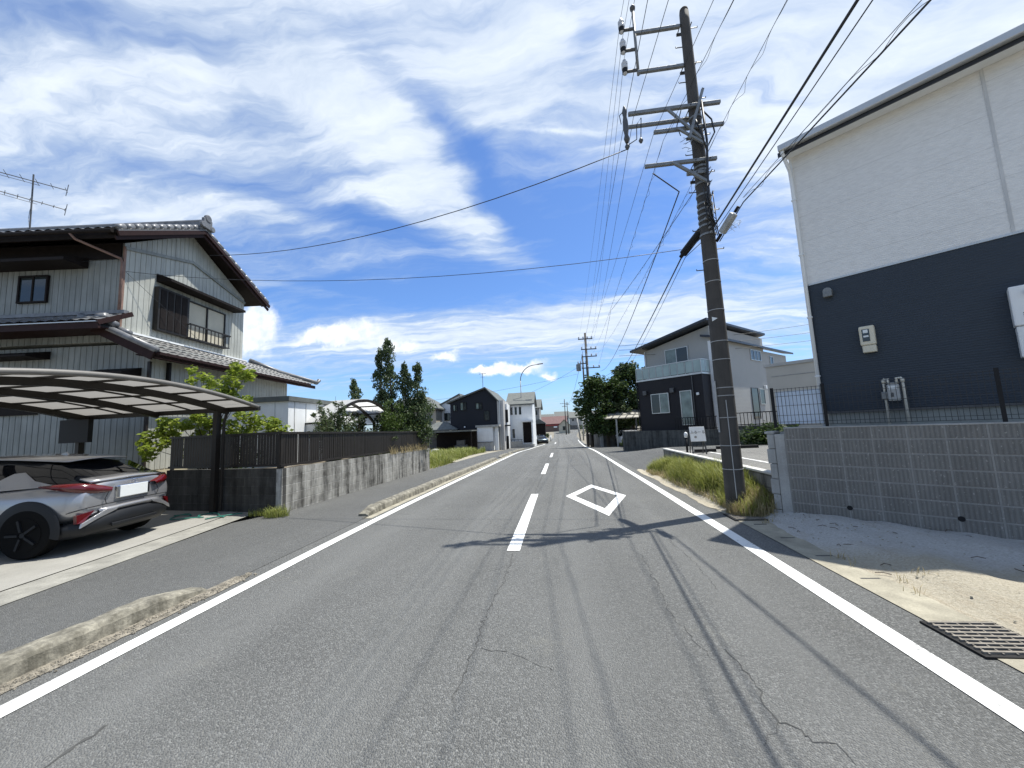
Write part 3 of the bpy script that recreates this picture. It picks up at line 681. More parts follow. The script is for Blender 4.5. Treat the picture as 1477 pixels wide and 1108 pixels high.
m = MB(); m.box(-1.0, 6.3, -.75, -.6, -.9, .98); m.box(6.15, 6.3, -.6, 9, -.9, .98); m.build('wall', mw, rw)
struct(bx(-.85, 6.15, -.6, 13.5, -.9, .75).build('garden_ground', M['soil'])); go = bpy.data.objects['garden_ground']; go.location = HB; go.rotation_euler = (0,0,HR)
ir = thing('iron_railing', 'black upright-bar iron railing on top of the stained garden wall', 'railing', (HB[0], HB[1], .98), HR)
m = MB(); k = 2.9
m.bar((2.9,-.67,.72),(6.22,-.67,.72), .04, .04); m.bar((2.9,-.67,.08),(6.22,-.67,.08), .03, .03); 
while k < 6.2: m.bar((k,-.67,0),(k,-.67,.7), .032, .032); k += .16
m.build('bars', M['black'], ir)
hg = MB(); rr = random.Random(21); leaves(hg, [tuple(p)+(.3,) for p in blobs(60, (0,0,0), (1.3,.4,.38), .3, rr)], 30, .07, rnd=rr)
o = thing('hedge', 'dark low hedge at the foot of the black railing', 'hedge', (7.6, 15.2, .85), R(-15))
hb = hg.build('foliage', M['leaf_dark'], o)
o = thing('boundary_wall', 'dark low boundary wall along the back of the parking lot', 'wall', (6.3, 16.3, .4), R(-15)); bx(0, 2.6, 0, .12, 0, .8).build('wall', M['concrete_dark'], o); bx(-.01, 2.62, -.02, .14, .8, .85).build('cap', M['concrete_dark'], o)
ir2 = thing('iron_railing', 'black upright-bar railing on the dark low wall behind the parking lot', 'railing', (6.3, 16.36, 1.25), R(-15))
m = MB(); [m.bar((.04+q*.125,0,0),(.04+q*.125,0,.5), .02, .02) for q in range(21)]; m.bar((0,0,.5),(2.6,0,.5), .035, .035); m.bar((0,0,.04),(2.6,0,.04), .03, .03); m.build('bars', M['black'], ir2); bx(2.6, 2.68, -.04, .04, -.02, .56).build('post', M['black'], ir2)
fb = thing('flat_roof_building', 'beige flat-roofed annex seen over the mesh fence', 'building', (10.25, 20.2, 0), WR)
bx(0, 4.2, 0, 4, .4, 3.95).build('wall', pm('beige_render', (.47,.44,.38), .85, .06, 1), fb); bx(-.06, 4.26, -.06, 4.06, 3.955, 4.1).build('parapet', pm('parapet', (.4,.39,.36), .8), fb)
bx(.2, 4.2, -.012, -.002, 3.45, 3.49).build('band', M['concrete'], fb)

# ---- pent-roofed carport further down, with a white car in it
cp = thing('lean_to_carport', 'small carport with pale corrugated lean-to roof beside the big dark tree', 'carport', (5.2, 37.2, -.66))
m = MB(); m.grid(lambda u, v: (-1.0+u*3.2+v*1.25, -.2+v*3.2, 2.62+v*.92), frange(0,1,.25), frange(0,1,.5)); rr_ = m.build('roof', pm('carport_sheet', (.34,.32,.27), .5, .1, 2), cp)
sm = rr_.modifiers.new('solid', 'SOLIDIFY'); sm.thickness = .02
m = MB()
for k in range(6): m.bar((-1.0+k*.64, -.2, 2.66), (.25+k*.64, 3.0, 3.58), .07, .05)
for v in (0, .33, .66, 1): m.bar((-1.0+v*1.25, -.2+v*3.2, 2.66+v*.92), (2.2+v*1.25, -.2+v*3.2, 2.66+v*.92), .06, .05)
m.build('rafters', M['steel_dark'], cp)
for x, y in ((.1, 0), (1.9, 0)): bx(x-.07, x+.07, y-.07, y+.07, 0, 2.6).build('post', M['alu'] if x < 1 else M['steel_dark'], cp)
m = MB(); bx(-.8, 2.2, 3.6, 3.75, -.2, 2.6).build('back_wall', M['concrete_dark'], cp)
gp = thing('green_fence', 'dull green slatted fence in front of the lean-to carport', 'fence', (4.9, 31.2, -.45), R(18))
bx(0, 2.6, 0, .08, 0, .75).build('panel', pm('dull_green', (.06,.085,.075), .7, .3, 4), gp)
m = MB()
for k in range(22): m.bar((.06+k*.118,.04,.75),(.06+k*.118,.04,1.5), .03, .03)
m.bar((0,.04,1.5),(2.6,.04,1.5), .05, .05); m.build('bars', M['black'], gp)
# boundary walls and pillars under the big tree
for nm, lab, x, y, rz, L, hgt, mat in (
    ('boundary_wall', 'grey block boundary wall beyond the big dark tree on the right', 3.35, 47, 0, 2.2, 1.3, 'concrete_dark'),
    ('boundary_wall', 'stained block boundary wall in the shade under the big dark tree', 4.1, 41.2, R(8), 1.6, 1.35, 'concrete_dark')):
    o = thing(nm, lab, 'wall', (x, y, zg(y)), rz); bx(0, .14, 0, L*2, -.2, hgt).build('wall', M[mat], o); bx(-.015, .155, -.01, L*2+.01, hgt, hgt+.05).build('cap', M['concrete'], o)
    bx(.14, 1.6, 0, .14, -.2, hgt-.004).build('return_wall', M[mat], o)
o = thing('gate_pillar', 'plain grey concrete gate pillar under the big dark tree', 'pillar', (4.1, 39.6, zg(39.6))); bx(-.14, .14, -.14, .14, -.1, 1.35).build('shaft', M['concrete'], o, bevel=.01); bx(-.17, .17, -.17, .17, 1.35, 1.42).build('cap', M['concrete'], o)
# ================================================================== LEFT SIDE: old tiled house
HL = (-10.87, 9.0, 0); LR = math.atan2(.117, .993)
t = thing('tiled_house', 'old two-storey house with ribbed metal cladding and dark tiled roofs', 'house', HL, LR)
A = -.89
# upper storey
m = MB(); sheet_wall(m, (-9.2, 0), (A, 0), 4.4, lambda a: 7.2, (0,-1)); m.build('front_wall', M['tin_shaded'], t)
def gab(a): return 7.2 + (a/2.2*1.35 if a < 2.2 else (4.78-a)/2.58*1.35)
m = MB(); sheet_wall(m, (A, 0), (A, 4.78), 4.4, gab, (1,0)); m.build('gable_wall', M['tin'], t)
m = MB(); m.box(-9.2, A-.03, .03, 4.77, 4.4, 7.2); m.prism([(A-.03,.03,7.2),(A-.03,4.75,7.2),(A-.03,2.2,8.5)], (-8,0,0)); m.build('wall', M['tin'], t)
bx(A-.01, A+.03, -.03, .03, 4.5, 7.1).build('corner_trim', pm('rusty_trim', (.2,.12,.09), .7, .3, 6), t)
m = MB()
for (e0, z0), (e1, z1) in (((.0,7.06),(2.22,7.62)), ((2.22,7.62),(4.78,7.04))): m.bar((A+.025,e0,z0),(A+.025,e1,z1), .05, .09)
m.build('trim_board', M['tin_shaded'], t)
# upper roof: eave 7.2 at e=-.66, ridge 8.85 at e=2.1, eave 7.2 at e=5.57
R0, R1, xv, xw = (-.7, 7.22), (2.1, 8.72), A+.5, -9.6
rf = MB(); tiled(rf, lambda u, v: V((xw+(xv-xw)*u, R0[0]+(R1[0]-R0[0])*v, R0[1]+(R1[1]-R0[1])*v)), 9.2, 3.17)
tiled(rf, lambda u, v: V((xv+(xw-xv)*u, 5.57+(R1[0]-5.57)*v, 7.22+(R1[1]-7.22)*v)), 9.2, 3.7)
ro = rf.build('roof', M['tile'], t, smooth=False)
m = MB()
for (e0, z0), (e1, z1) in ((R0, R1), (R1, (5.57, 7.22))):
    m.bar((xv-.16,e0,z0-.06),(xv-.16,e1,z1-.06), .32, .05); 
m.bar((xw+4.6,-.6,7.15),(xw+4.6,2.1,8.6), 9, .04); m.bar((xw+4.6,5.5,7.17),(xw+4.6,2.1,8.6), 9, .04)
m.build('soffit', M['darkwood'], t)
def verge(mb, e0, z0, e1, z1, dz, h, w, x): mb.bar((x, e0, z0+dz), (x, e1, z1+dz), w, h)
m = MB()
for s_ in ((R0, R1), (R1, (5.57, 7.22))):
    (e0, z0), (e1, z1) = s_; verge(m, e0, z0, e1, z1, -.11, .13, .045, xv+.02); verge(m, e0, z0, e1, z1, -.24, .1, .04, xv-.035)
m.build('bargeboard', M['maroon'], t)
m = MB()
for s_ in ((R0, R1), (R1, (5.57, 7.22))):
    (e0, z0), (e1, z1) = s_; m.bar((xv+.02,e0,z0-.035),(xv+.02,e1,z1-.035), .03, .02)
m.build('verge_flashing', M['alu'], ro)
m = MB()
for (e0, z0), (e1, z1) in ((R0, R1), (R1, (5.57, 7.22))):
    n = 12
    for k in range(n):
        a, b = k/n, (k+1)/n - .01; m.tube([(xv-.06,e0+(e1-e0)*a,z0+(z1-z0)*a+.055),(xv-.06,e0+(e1-e0)*b,z0+(z1-z0)*b+.075)], .085, 8)
m.build('verge_tile', M['tile'], ro, smooth=True)
m = MB(); m.bar((xw,2.1,8.8),(xv+.02,2.1,8.8), .26, .12); m.bar((xw,2.1,8.9),(xv+.04,2.1,8.9), .2, .1); m.tube([(xw,2.1,8.98),(xv+.06,2.1,8.98)], .085, 10); m.build('ridge', M['tile'], ro)
m = MB(); m.box(xv+.0, xv+.1, 1.92, 2.28, 8.72, 9.06); m.tube([(xv+.02,2.1,9.08),(xv+.12,2.1,9.08)], .13, 12); m.tube([(xv+.02,1.9,8.8),(xv+.12,1.9,8.8)], .1, 10); m.tube([(xv+.02,2.3,8.8),(xv+.12,2.3,8.8)], .1, 10)
m.build('ridge_end_tile', M['tile'], ro, bevel=.02)
bx(-9.2, A-.05, -.045, -.02, 6.74, 7.2).build('eave_shade_strip', M['darkwood'], t)  # dark strip added on the wall, standing in for the deep eave's shade
# eave gutter and rain pipes
gu = MB(); gu.tube([(xw,-.78,7.17),(xv-.05,-.78,7.15)], .055, 10); gu.bar((xw,-.62,7.1),(xv-.1,-.62,7.1), .05, .14); gu.build('gutter', M['darkwood'], t)
dp = MB(); dp.tube([(A-.65,-.78,7.12),(A-.6,-.7,7.0),(A-.02,-.07,6.72),(A+.02,-.06,6.6),(A+.02,-.06,4.65)], .035, 8); d = dp.build('downpipe', pm('rusty_brown_pipe', (.17,.1,.075), .6, .3, 5), t, smooth=True)
# upper windows
window(t, (-3.72,-.02,5.57), (1,0,0), (0,-1,0), .82, .78, frame='darkwood', pane='glass')
hd = MB(); hd.prism([(-5.2,-.62,6.5),(-5.2,-.62,6.58),(-5.2,-.02,6.8),(-5.2,-.02,6.5)], (3.35,0,0)); hd.build('window_hood', M['darkwood'], t)
hd = MB(); hd.prism([(A+.47,.97,6.46),(A+.47,.97,6.54),(A+.02,.97,6.72),(A+.02,.97,6.46)], (0,3.25,0)); hd.build('window_hood', M['darkwood'], t)
sb = bx(A+.01, A+.16, .93, 2.03, 4.96, 6.3).build('shutter_box', M['brown'], t, bevel=.006)
m = MB()
for k in range(4): m.box(A+.16, A+.172, 1.0+k*.25, 1.19+k*.25, 5.02, 6.24)
m.build('shutter_panel', M['darkwood'], sb)
window(t, (A+.02,2.04,4.96), (0,1,0), (1,0,0), 1.68, 1.3, frame='brown', pane='blind', fw=.04, dep=.07)
m = MB(); m.bar((A+.24,1.98,5.42),(A+.24,3.78,5.42), .045, .045); m.bar((A+.24,2.0,4.96),(A+.24,3.74,4.96), .035, .035)
for k in range(11): m.bar((A+.24,2.02+k*.17,4.96),(A+.24,2.02+k*.17,5.4), .02, .02)
for e in (2.0, 3.74): m.bar((A,e,4.97),(A+.25,e,4.97), .03, .03); m.bar((A,e,5.41),(A+.25,e,5.41), .03, .03)
m.build('window_rail', M['brown'], t)
# ground floor
m = MB(); sheet_wall(m, (-9.4, 0.0), (0, 0.0), .8, lambda a: 4.3, (0,-1)); m.build('front_wall', M['tin_shaded'], t)
m = MB(); sheet_wall(m, (0, 0), (0, 6.33), .9, lambda a: 3.9, (1,0)); m.build('side_wall', M['tin'], t)
bx(-9.4, -.03, .03, 6.3, -.2, 4.3).build('wall', M['tin'], t)
bx(-9.38, -.01, .012, 6.32, -.2, .9).build('foundation', pm('beige_plinth', (.42,.38,.27), .85, .15, 2), t)
bx(-.03, .035, -.035, .03, .1, 3.8).build('corner_trim', M['brown'], t)
# skirt roof on the gable side
SE, SZ = .55, 3.92
def skirt(u, v): return V((SE + (A-SE)*v, -.5 + (7.75 - (7.75-5.3)*v + .5)*u, SZ + .72*v + .06*max(0, u-.85)*(1-v)*4))
sr = MB(); tiled(sr, skirt, 8.2, 1.6, .27, .035, .27); so_ = sr.build('skirt_roof', M['tile_brown'], t)
m = MB(); m.bar((SE-.06,-.48,SZ-.05),(SE-.06,7.7,SZ-.05), .06, .13); m.bar((SE-.3,-.4,SZ+.0),(SE-.3,7.3,SZ+.0), .5, .03); m.bar((SE+.09,-.46,SZ-.01),(SE+.09,7.0,SZ-.01), .1, .07); m.build('eave_board', M['maroon'], so_)
m = MB(); m.bar((SE,-.5,SZ-.08),(-1.5,-.5,SZ+.98), .05, .22); m.build('bargeboard', M['maroon'], so_)
m = MB(); m.tube([(SE+.06,-.47,SZ+.07),(A-.55,-.47,SZ+1.08)], .085, 10); m.build('verge_tile', M['tile'], so_, smooth=True)
m = MB(); m.tube([(SE+.1,7.8,SZ+.3),(SE+.05,7.72,SZ+.16),(A+.6,6.2,SZ+.5),(A,5.2,SZ+.86)], .09, 10); m.build('hip_tile', M['tile'], so_, smooth=True)
m = MB(); m.bar((A+.05,-.3,SZ+.77),(A+.05,4.9,SZ+.77), .14, .05); m.build('flashing', M['white'], so_)
m = MB(); m.tube([(A+.1,-.42,SZ+.95),(A+.35,-.42,SZ+.8)], .09, 10); m.tube([(A-.12,-.44,SZ+1.03),(A+.1,-.44,SZ+1.03)], .11, 10); m.tube([(A+.32,-.3,SZ+.72),(A+.6,-.3,SZ+.6)], .08, 10); m.build('ridge_end_tile', M['tile'], so_, smooth=True)
# lean-to roof over the front
fr = MB(); tiled(fr, lambda u, v: V((-9.4 + 8.85*u, -.85+.85*v, 4.72+.42*v)), 8.85, .95, .26, .03, .24)
fo = fr.build('front_roof', M['tile'], t)
m = MB(); m.bar((-9.4,-.82,4.62),(-.55,-.82,4.62), .06, .16); m.bar((-9.4,-.4,4.6),(-.6,-.4,4.6), .7, .04); m.build('eave_board', M['maroon'], fo)
m = MB(); m.bar((-9.4,-.86,4.715),(-.54,-.86,4.715), .03, .025); m.build('flashing', M['alu'], fo)
m = MB(); m.bar((-.56,-.86,4.68),(-.56,0,5.14), .05, .12); m.build('bargeboard', M['maroon'], fo)
m = MB(); m.bar((-9.4,-.12,5.17),(-.6,-.12,5.17), .14, .09); m.build('ridge', M['tile'], fo)
for (s0, s1, z) in ((-1.35, -.2, 3.42), (-4.2, -2.7, 3.98)):
    hd = MB(); hd.prism([(s0,-.55,z),(s0,-.55,z+.05),(s0,-.01,z+.22),(s0,-.01,z)], (s1-s0,0,0)); hd.build('window_hood', M['darkwood'], t)
bx(-4.0, -2.9, -.06, -.004, 2.5, 3.5).build('shutter_box', M['darkwood'], t)
bx(.0, .1, .5, .56, 3.2, 3.85).build('meter_box', M['black'], t)
# TV aerial on its roof
an = thing('tv_aerial', 'old two-boom television aerial on the tiled roof', 'aerial', (-17.35, 10.3, 8.3))
m = MB(); m.tube([(0,0,0),(.05,-.08,2.6)], .022, 8); m.build('mast', M['steel_dark'], an)
def boom(name, a, b, n, ln):
    m = MB(); a, b = V(a), V(b); m.tube([a, b], .014, 6); m.tube([a+V((0,0,-.09)), a.lerp(b,.7)+V((0,0,-.09))], .008, 6); d = (b-a).normalized(); q = V((d.y,-d.x,0)).normalized()
    for k in range(n):
        c = a.lerp(b, k/(n-1)); l = ln*(1-.45*k/(n-1)); m.tube([c-q*l, c+q*l], .008, 6)
    m.tube([b+V((0,0,-.22)), b+V((.03,.03,.22))], .01, 6); return m.build(name, M['steel_dark'], an)
boom('boom', (-.75,-1.0,2.4), (.6,.45,2.3), 7, .32); boom('boom', (-.85,-1.1,1.8), (.15,.75,1.8), 9, .22)
m = MB(); m.tube([(0,0,1.7),(-.18,.05,1.4),(-.2,.05,1.1),(-.02,.0,.6)], .006, 6); m.build('lead', M['wire'], an)

# ================================================================== block walls and fence on the left
dw = thing('block_wall', 'short dark shaded concrete block wall behind the carport post', 'block wall', (-9.35, 8.27, 0), math.atan2(-.52, 3.38))
bd = block_mat('old_block_dark', (.06,.058,.053), (.085,.082,.075), (.13,.127,.118), .4, .19, .5, .8, stain_col=(.012,.012,.011), mort=.007)  # base colour darkened for the unlit face, on top of its black stain
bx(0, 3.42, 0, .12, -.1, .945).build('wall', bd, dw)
lw = thing('block_wall', 'long stained concrete block wall along the left pavement', 'block wall', (-5.965, 7.75, 0), math.atan2(10.0, -.18))
bl = block_mat('old_block', (.3,.29,.26), (.37,.36,.325), (.46,.45,.42), .4, .19, 0, .97, stain_col=(.03,.028,.024), mort=.009)
m = MB(); ws = frange(0, 10, .5)
vs = [p for a in ws for p in ((a,0,zg(7.75+a)-.1),(a,.13,zg(7.75+a)-.1),(a,0,.945+zg(7.75+a)*.75),(a,.13,.945+zg(7.75+a)*.75))]
m.add(vs, [f for i in range(len(ws)-1) for f in ((4*i,4*i+2,4*i+6,4*i+4)[::-1],(4*i+1,4*i+3,4*i+7,4*i+5),(4*i+2,4*i+3,4*i+7,4*i+6)[::-1])] + [(0,1,3,2),(4*len(ws)-4,4*len(ws)-2,4*len(ws)-1,4*len(ws)-3)])
m.build('wall', bl, lw)
def slat_fence(name, lab, loc, rz, L, ztop, zbot, gaps, seed):
    f = thing(name, lab, 'fence', loc, rz); rnd = random.Random(seed); m = MB(); x = .02
    while x < L - .05:
        zt, zb = ztop(x), zbot(x); m.box(x, x+.066, .052, .064, zb+.05, zt-.02); x += .082 if rnd.random() > gaps else .094
    m2 = MB(); m2.bar((0,.045,ztop(0)),(L,.045,ztop(L)), .05, .05); m2.bar((0,.045,zbot(0)+.06),(L,.045,zbot(L)+.06), .05, .05)
    m.build('slat_panel', M['brown'], f); m2.build('rail', M['brown'], f); n = max(1, round(L/2))
    for k in range(n+1):
        a = min(L-.03, max(.03, L*k/n)); bx(a-.03, a+.03, .066, .12, zbot(a), ztop(a)-.03).build('post', M['brown'], f)
    return f
slat_fence('slat_fence', 'dark brown slatted fence on the short shaded block wall', (-9.35, 8.27, 0), math.atan2(-.52, 3.38), 3.36, lambda a: 1.71, lambda a: .946, .1, 4)
slat_fence('slat_fence', 'long dark brown slatted fence on the stained block wall by the pavement', (-5.965, 7.75, 0), math.atan2(10.0, -.18), 9.95, lambda a: 1.70-.0115*a-.02*(a>5)*(a-5)/5, lambda a: .95+zg(7.75+a)*.75, .22, 5)
struct(bx(-13, -6.16, 8.5, 17.7, -.3, .72).build('garden_soil', M['soil']))
# ================================================================== carport over the car
cp = thing('carport', 'brown carport with arched translucent panel roof over the silver car', 'carport', (-6.9, 0, 0))
def arch(q):            # q 0..1 from the far eave (y 8.12) to the near one
    y = 8.12 - 5.9*q; return V((0, y, 2.27 + .46*math.sin(math.pi*min(1, (q*.94+.06)))**.85 - .05))
NB, LEN = 9, 5.1
m = MB(); us = frange(0, 1, 1/27)
m.grid(lambda u, x: arch(u) + V((-x, 0, .015)), us, frange(0, LEN, LEN/10)); rp = m.build('roof_panels', M['poly'], cp)
for x, w_, h_ in ((0,.06,.09), (LEN,.06,.09)):
    m = MB(); pts = [arch(u) for u in us]
    m.tube([p + V((-x,0,0)) for p in pts], .045, 8); m.build('edge_beam', M['beam'], cp, smooth=True)
for x in (.75, 2.6, 4.5):
    m = MB()
    for a, b in zip(us, us[1:]): m.bar(arch(a)+V((-x,0,-.075)), arch(b)+V((-x,0,-.075)), .08, .12)
    m.build('rib', M['brown'], cp)
m = MB()
for k in range(NB+1):
    p = arch(k/NB); m.bar(p+V((0,0,-.01)), p+V((-LEN,0,-.01)), .035, .035)
for x in (1.67, 3.5):
    for a, b in zip(us, us[1:]): m.bar(arch(a)+V((-x,0,-.01)), arch(b)+V((-x,0,-.01)), .03, .03)
m.build('glazing_bars', M['brown'], cp)
p = arch(0); m = MB(); m.bar(p+V((.02,.02,-.03)), p+V((-LEN,.02,-.03)), .1, .1); m.build('gutter', M['brown'], cp)
for x in (.73, 4.55): bx(-x-.05, -x+.05, 7.76 if x < 1 else 7.95, 7.88 if x < 1 else 8.07, 0, 2.26).build('post', M['brown'], cp)
m = MB(); m.tube([(-.62,7.95,2.2),(-.63,7.9,2.0),(-.64,7.9,.05)], .03, 8); m.build('downpipe', M['brown'], cp)
for x in (.73, 4.55): bx(-x-.05, -x+.05, 2.3, 2.42, 0, 2.3).build('post', M['brown'], cp)
bx(-5.0,-4.2, 7.9, 8.0, 1.7, 2.25).build('side_board', M['black'], cp)
# hose on the ground
rnd = random.Random(5); pts = []
for k in range(46):
    q = k/45; pts.append((-8.3 + 1.5*q + .25*math.sin(q*19), 7.45 + .22*math.sin(q*13)+.1*math.cos(q*31), .045+.008*math.sin(q*40)))
m = MB(); m.tube(pts, .011, 6); tag(m.build('garden_hose', M['hose'], None, smooth=True), 'green garden hose lying by the foot of the carport post', 'hose')

# ================================================================== cars
def car(name, label, cat, loc, rz, paint, plate=True, group=None):
    c = thing(name, label, cat, loc, rz, group)
    # body: half sections (x from the tail, then y,z from keel to centre of the deck)
    SEC = [(.0, [(0,.52),(.45,.52),(.66,.54),(.735,.61),(.755,.72),(.74,.83),(.66,.93),(.40,.985),(0,.995)]),
           (.04, [(0,.5),(.5,.5),(.71,.51),(.79,.59),(.805,.73),(.78,.86),(.68,.975),(.40,1.03),(0,1.04)]),
           (.16, [(0,.48),(.62,.48),(.79,.50),(.845,.58),(.85,.74),(.825,.89),(.71,1.01),(.36,1.06),(0,1.07)]),
           (.42, [(0,.36),(.7,.37),(.85,.44),(.89,.56),(.895,.75),(.86,.92),(.74,1.02),(.36,1.07),(0,1.08)]),
           (.80, [(0,.22),(.74,.24),(.87,.38),(.90,.56),(.90,.76),(.855,.92),(.74,1.0),(.36,1.02),(0,1.02)]),
           (1.25, [(0,.2),(.76,.22),(.86,.35),(.88,.54),(.875,.74),(.84,.90),(.745,.97),(.36,.98),(0,.98)]),
           (1.8, [(0,.19),(.77,.21),(.84,.33),(.85,.52),(.845,.72),(.83,.87),(.75,.94),(.36,.95),(0,.95)]),
           (2.6, [(0,.19),(.77,.21),(.84,.33),(.85,.52),(.85,.72),(.83,.86),(.75,.93),(.36,.95),(0,.95)]),
           (3.2, [(0,.2),(.76,.22),(.86,.35),(.885,.54),(.885,.74),(.84,.88),(.72,.95),(.36,.98),(0,.99)]),
           (3.7, [(0,.22),(.74,.24),(.86,.38),(.885,.54),(.87,.72),(.82,.84),(.68,.90),(.34,.93),(0,.94)]),
           (4.15, [(0,.24),(.62,.26),(.76,.38),(.80,.52),(.79,.66),(.72,.75),(.58,.80),(.3,.83),(0,.84)]),
           (4.36, [(0,.34),(.4,.34),(.56,.42),(.6,.52),(.6,.62),(.54,.68),(.42,.72),(.2,.74),(0,.745)])]
    m = MB(); n = 9; vs = []
    for x, P in SEC:
        full = [(-y, z) for y, z in reversed(P[1:-1])]
        ring = [(y, z) for y, z in P] + full        # keel -> left -> deck -> right
        vs += [(x, y, z) for y, z in ring]
    k = len(vs)//len(SEC)
    fs = [(i*k+j, i*k+(j+1)%k, (i+1)*k+(j+1)%k, (i+1)*k+j) for i in range(len(SEC)-1) for j in range(k)]
    fs = [tuple(reversed(f)) for f in fs] + [tuple(range(k)), tuple(reversed(range(len(vs)-k, len(vs))))]
    m.add(vs, fs); body = m.build('body', M[paint], c, smooth=True, sub=2)
    # glasshouse
    GS = [(.15,.66,1.0,.64,1.05),(.30,.70,1.0,.625,1.13),(.58,.73,1.0,.6,1.29),(.85,.73,.96,.575,1.345),(1.3,.74,.94,.585,1.40),(2.0,.75,.92,.59,1.418),(2.5,.75,.91,.57,1.38),(2.95,.73,.93,.52,1.22),(3.35,.68,.95,.6,1.0)]
    m = MB(); vs = []
    for x, yb, zb, yt, zt in GS: vs += [(x,yb,zb),(x,yt,zt),(x,yt*.5,zt+.02),(x,-yt*.5,zt+.02),(x,-yt,zt),(x,-yb,zb)]
    m.add(vs, [(i*6+j,i*6+j+1,(i+1)*6+j+1,(i+1)*6+j) for i in range(len(GS)-1) for j in range(5)]); m.build('windows', M['car_glass'], c, smooth=True)
    # roof skin with tail spoiler
    RS = [(.46,.52,1.325,.0),(.6,.57,1.345,.006),(.85,.595,1.37,.012),(1.3,.605,1.412,.014),(2.0,.61,1.43,.014),(2.45,.585,1.40,.012)]
    m = MB(); us = [-1,-.92,-.5,0,.5,.92,1]
    def rp_(u, i): x, y, z, q = RS[int(i)]; return V((x + .06*(u*u), u*y, z + .035*(1-abs(u)**2.5)))
    m.grid(rp_, us, range(len(RS))); r = m.build('roof', M[paint], c, smooth=True); sm = r.modifiers.new('solid', 'SOLIDIFY'); sm.thickness = .03; r.modifiers.new('sub', 'SUBSURF').render_levels = 2
    m = MB(); m.prism([(1.02,-.01,1.435),(1.22,-.01,1.437),(1.06,-.01,1.5)], (0,.02,0)); m.build('aerial_fin', M[paint], c, bevel=.006)
    for s in (1, -1):
        m = MB()      # broad rear pillar rising from the haunch, front door pillar and sill line
        P = [(.42,.745,1.0),(1.5,.755,.955),(1.28,.68,1.12),(1.12,.65,1.21),(.98,.645,1.22),(.78,.70,1.09)]
        m.prism([V((x, s*(y+.006), z)) for x, y, z in P], (0, s*.014, 0)); 
        if s < 0: m.f = [tuple(reversed(f)) for f in m.f]
        m.build('rear_pillar', M[paint], c, bevel=.006)
        m = MB(); m.bar((2.52,s*.585,1.44),(3.32,s*.70,.97), .05, .03); m.build('front_pillar', M[paint], c)
        # tail lamp: boomerang wrapping the corner
        m = MB(); T = [(-.03,.40,.875,.03),(-.02,.54,.9,.05),(.015,.68,.925,.066),(.1,.795,.955,.066),(.22,.86,.975,.05),(.38,.885,.995,.03),(.55,.89,1.01,.006)]
        vs = []
        for x, y, z, hh in T: vs += [(x+.04,s*(y-.05),z-hh),(x-.01,s*(y+.012),z-hh),(x-.025,s*(y+.02),z),(x-.005,s*(y-.005),z+hh),(x+.04,s*(y-.07),z+hh)]
        fs = [(i*5+j,i*5+j+1,(i+1)*5+j+1,(i+1)*5+j) for i in range(6) for j in range(4)]
        m.add(vs, fs if s < 0 else [tuple(reversed(f)) for f in fs]); m.build('tail_lamp', M['red_lens'], c, smooth=True)
        m = MB(); m.prism([V((.03,s*.64,.60)), V((.1,s*.83,.56)), V((.09,s*.83,.44)), V((.05,s*.78,.45))], (-.045,0,0)); 
        m.build('reflector', M['red_lens'], c)
        m = MB(); m.prism([V((-.045,s*.30,.60)), V((-.03,s*.50,.585)), V((.03,s*.80,.44)), V((.03,s*.82,.37)), V((-.01,s*.6,.47)), V((-.045,s*.34,.555))], (-.03,0,0)); m.build('bumper_trim', M[paint], c, bevel=.008)
    # lower bumper valance
    m = MB(); vs = []
    for y, xo in ((-.875,.42),(-.87,.2),(-.82,.075),(-.72,.01),(-.5,-.03),(-.25,-.05),(0,-.055),(.25,-.05),(.5,-.03),(.72,.01),(.82,.075),(.87,.2),(.875,.42)):
        q = abs(y)/.875; hi = .56-.13*q**3; sx = .97+.03*(1-q); vs += [(xo+.3,y*.86,.2),(xo+.06,y*.95,.235),(xo-.01,y*.99,.30),(xo-.018,y,.36+.06*(1-q)),(xo-.012,y*.995,hi-.03),(xo+.06,y*.96,hi)]
    m.add(vs, [(i*6+j,(i+1)*6+j,(i+1)*6+j+1,i*6+j+1) for i in range(12) for j in range(5)]); m.build('bumper', M['plastic_black'], c, smooth=True)
    m = MB(); m.grid(lambda u, v: (-.062+.05*abs(u)**3 + .03*v, u*.56, .575-.02*abs(u)**2+.045*v), frange(-1,1,.2), [0,1]); o = m.build('bumper_trim', M[paint], c, smooth=True); o.modifiers.new('solid', 'SOLIDIFY').thickness = .015
    m = MB(); m.tube([(.17,-.865,.60),(.05,-.80,.635),(.0,-.70,.655),(-.022,-.45,.665),(-.024,0,.668),(-.022,.45,.665),(.0,.70,.655),(.05,.80,.635),(.17,.865,.60)], .006, 5)
    m.build('panel_gap', M['black'], c)
    for s in (1, -1):
        for P in ([(-.02,s*.47,.668),(-.025,s*.5,.75),(-.025,s*.44,.86)], [(1.42,s*.895,.45),(1.40,s*.895,.7),(1.5,s*.86,.93)], [(2.5,s*.868,.35),(2.5,s*.868,.7),(2.52,s*.80,.91)]): MB().tube(P, .005, 5).build('panel_gap', M['black'], c)
    m = MB(); m.bar((-.075,-.42,.335),(-.075,.42,.335), .03, .05); m.build('diffuser', M['plastic_black'], c, bevel=.01)
    m = MB()      # raised lip across the tailgate
    m.grid(lambda u, v: (.0 + .055*abs(u)**2 + .16*v, u*.66, 1.01 + .055*v + .02*(1-abs(u))), frange(-1,1,.25), [0,.35,1]); l_ = m.build('tailgate_lip', M[paint], c, smooth=True)
    sm = l_.modifiers.new('solid', 'SOLIDIFY'); sm.thickness = .02
    m = MB(); m.box(-.026, .06, -.32, .32, .715, .925); m.build('plate_recess', M['chrome'], c, bevel=.02)
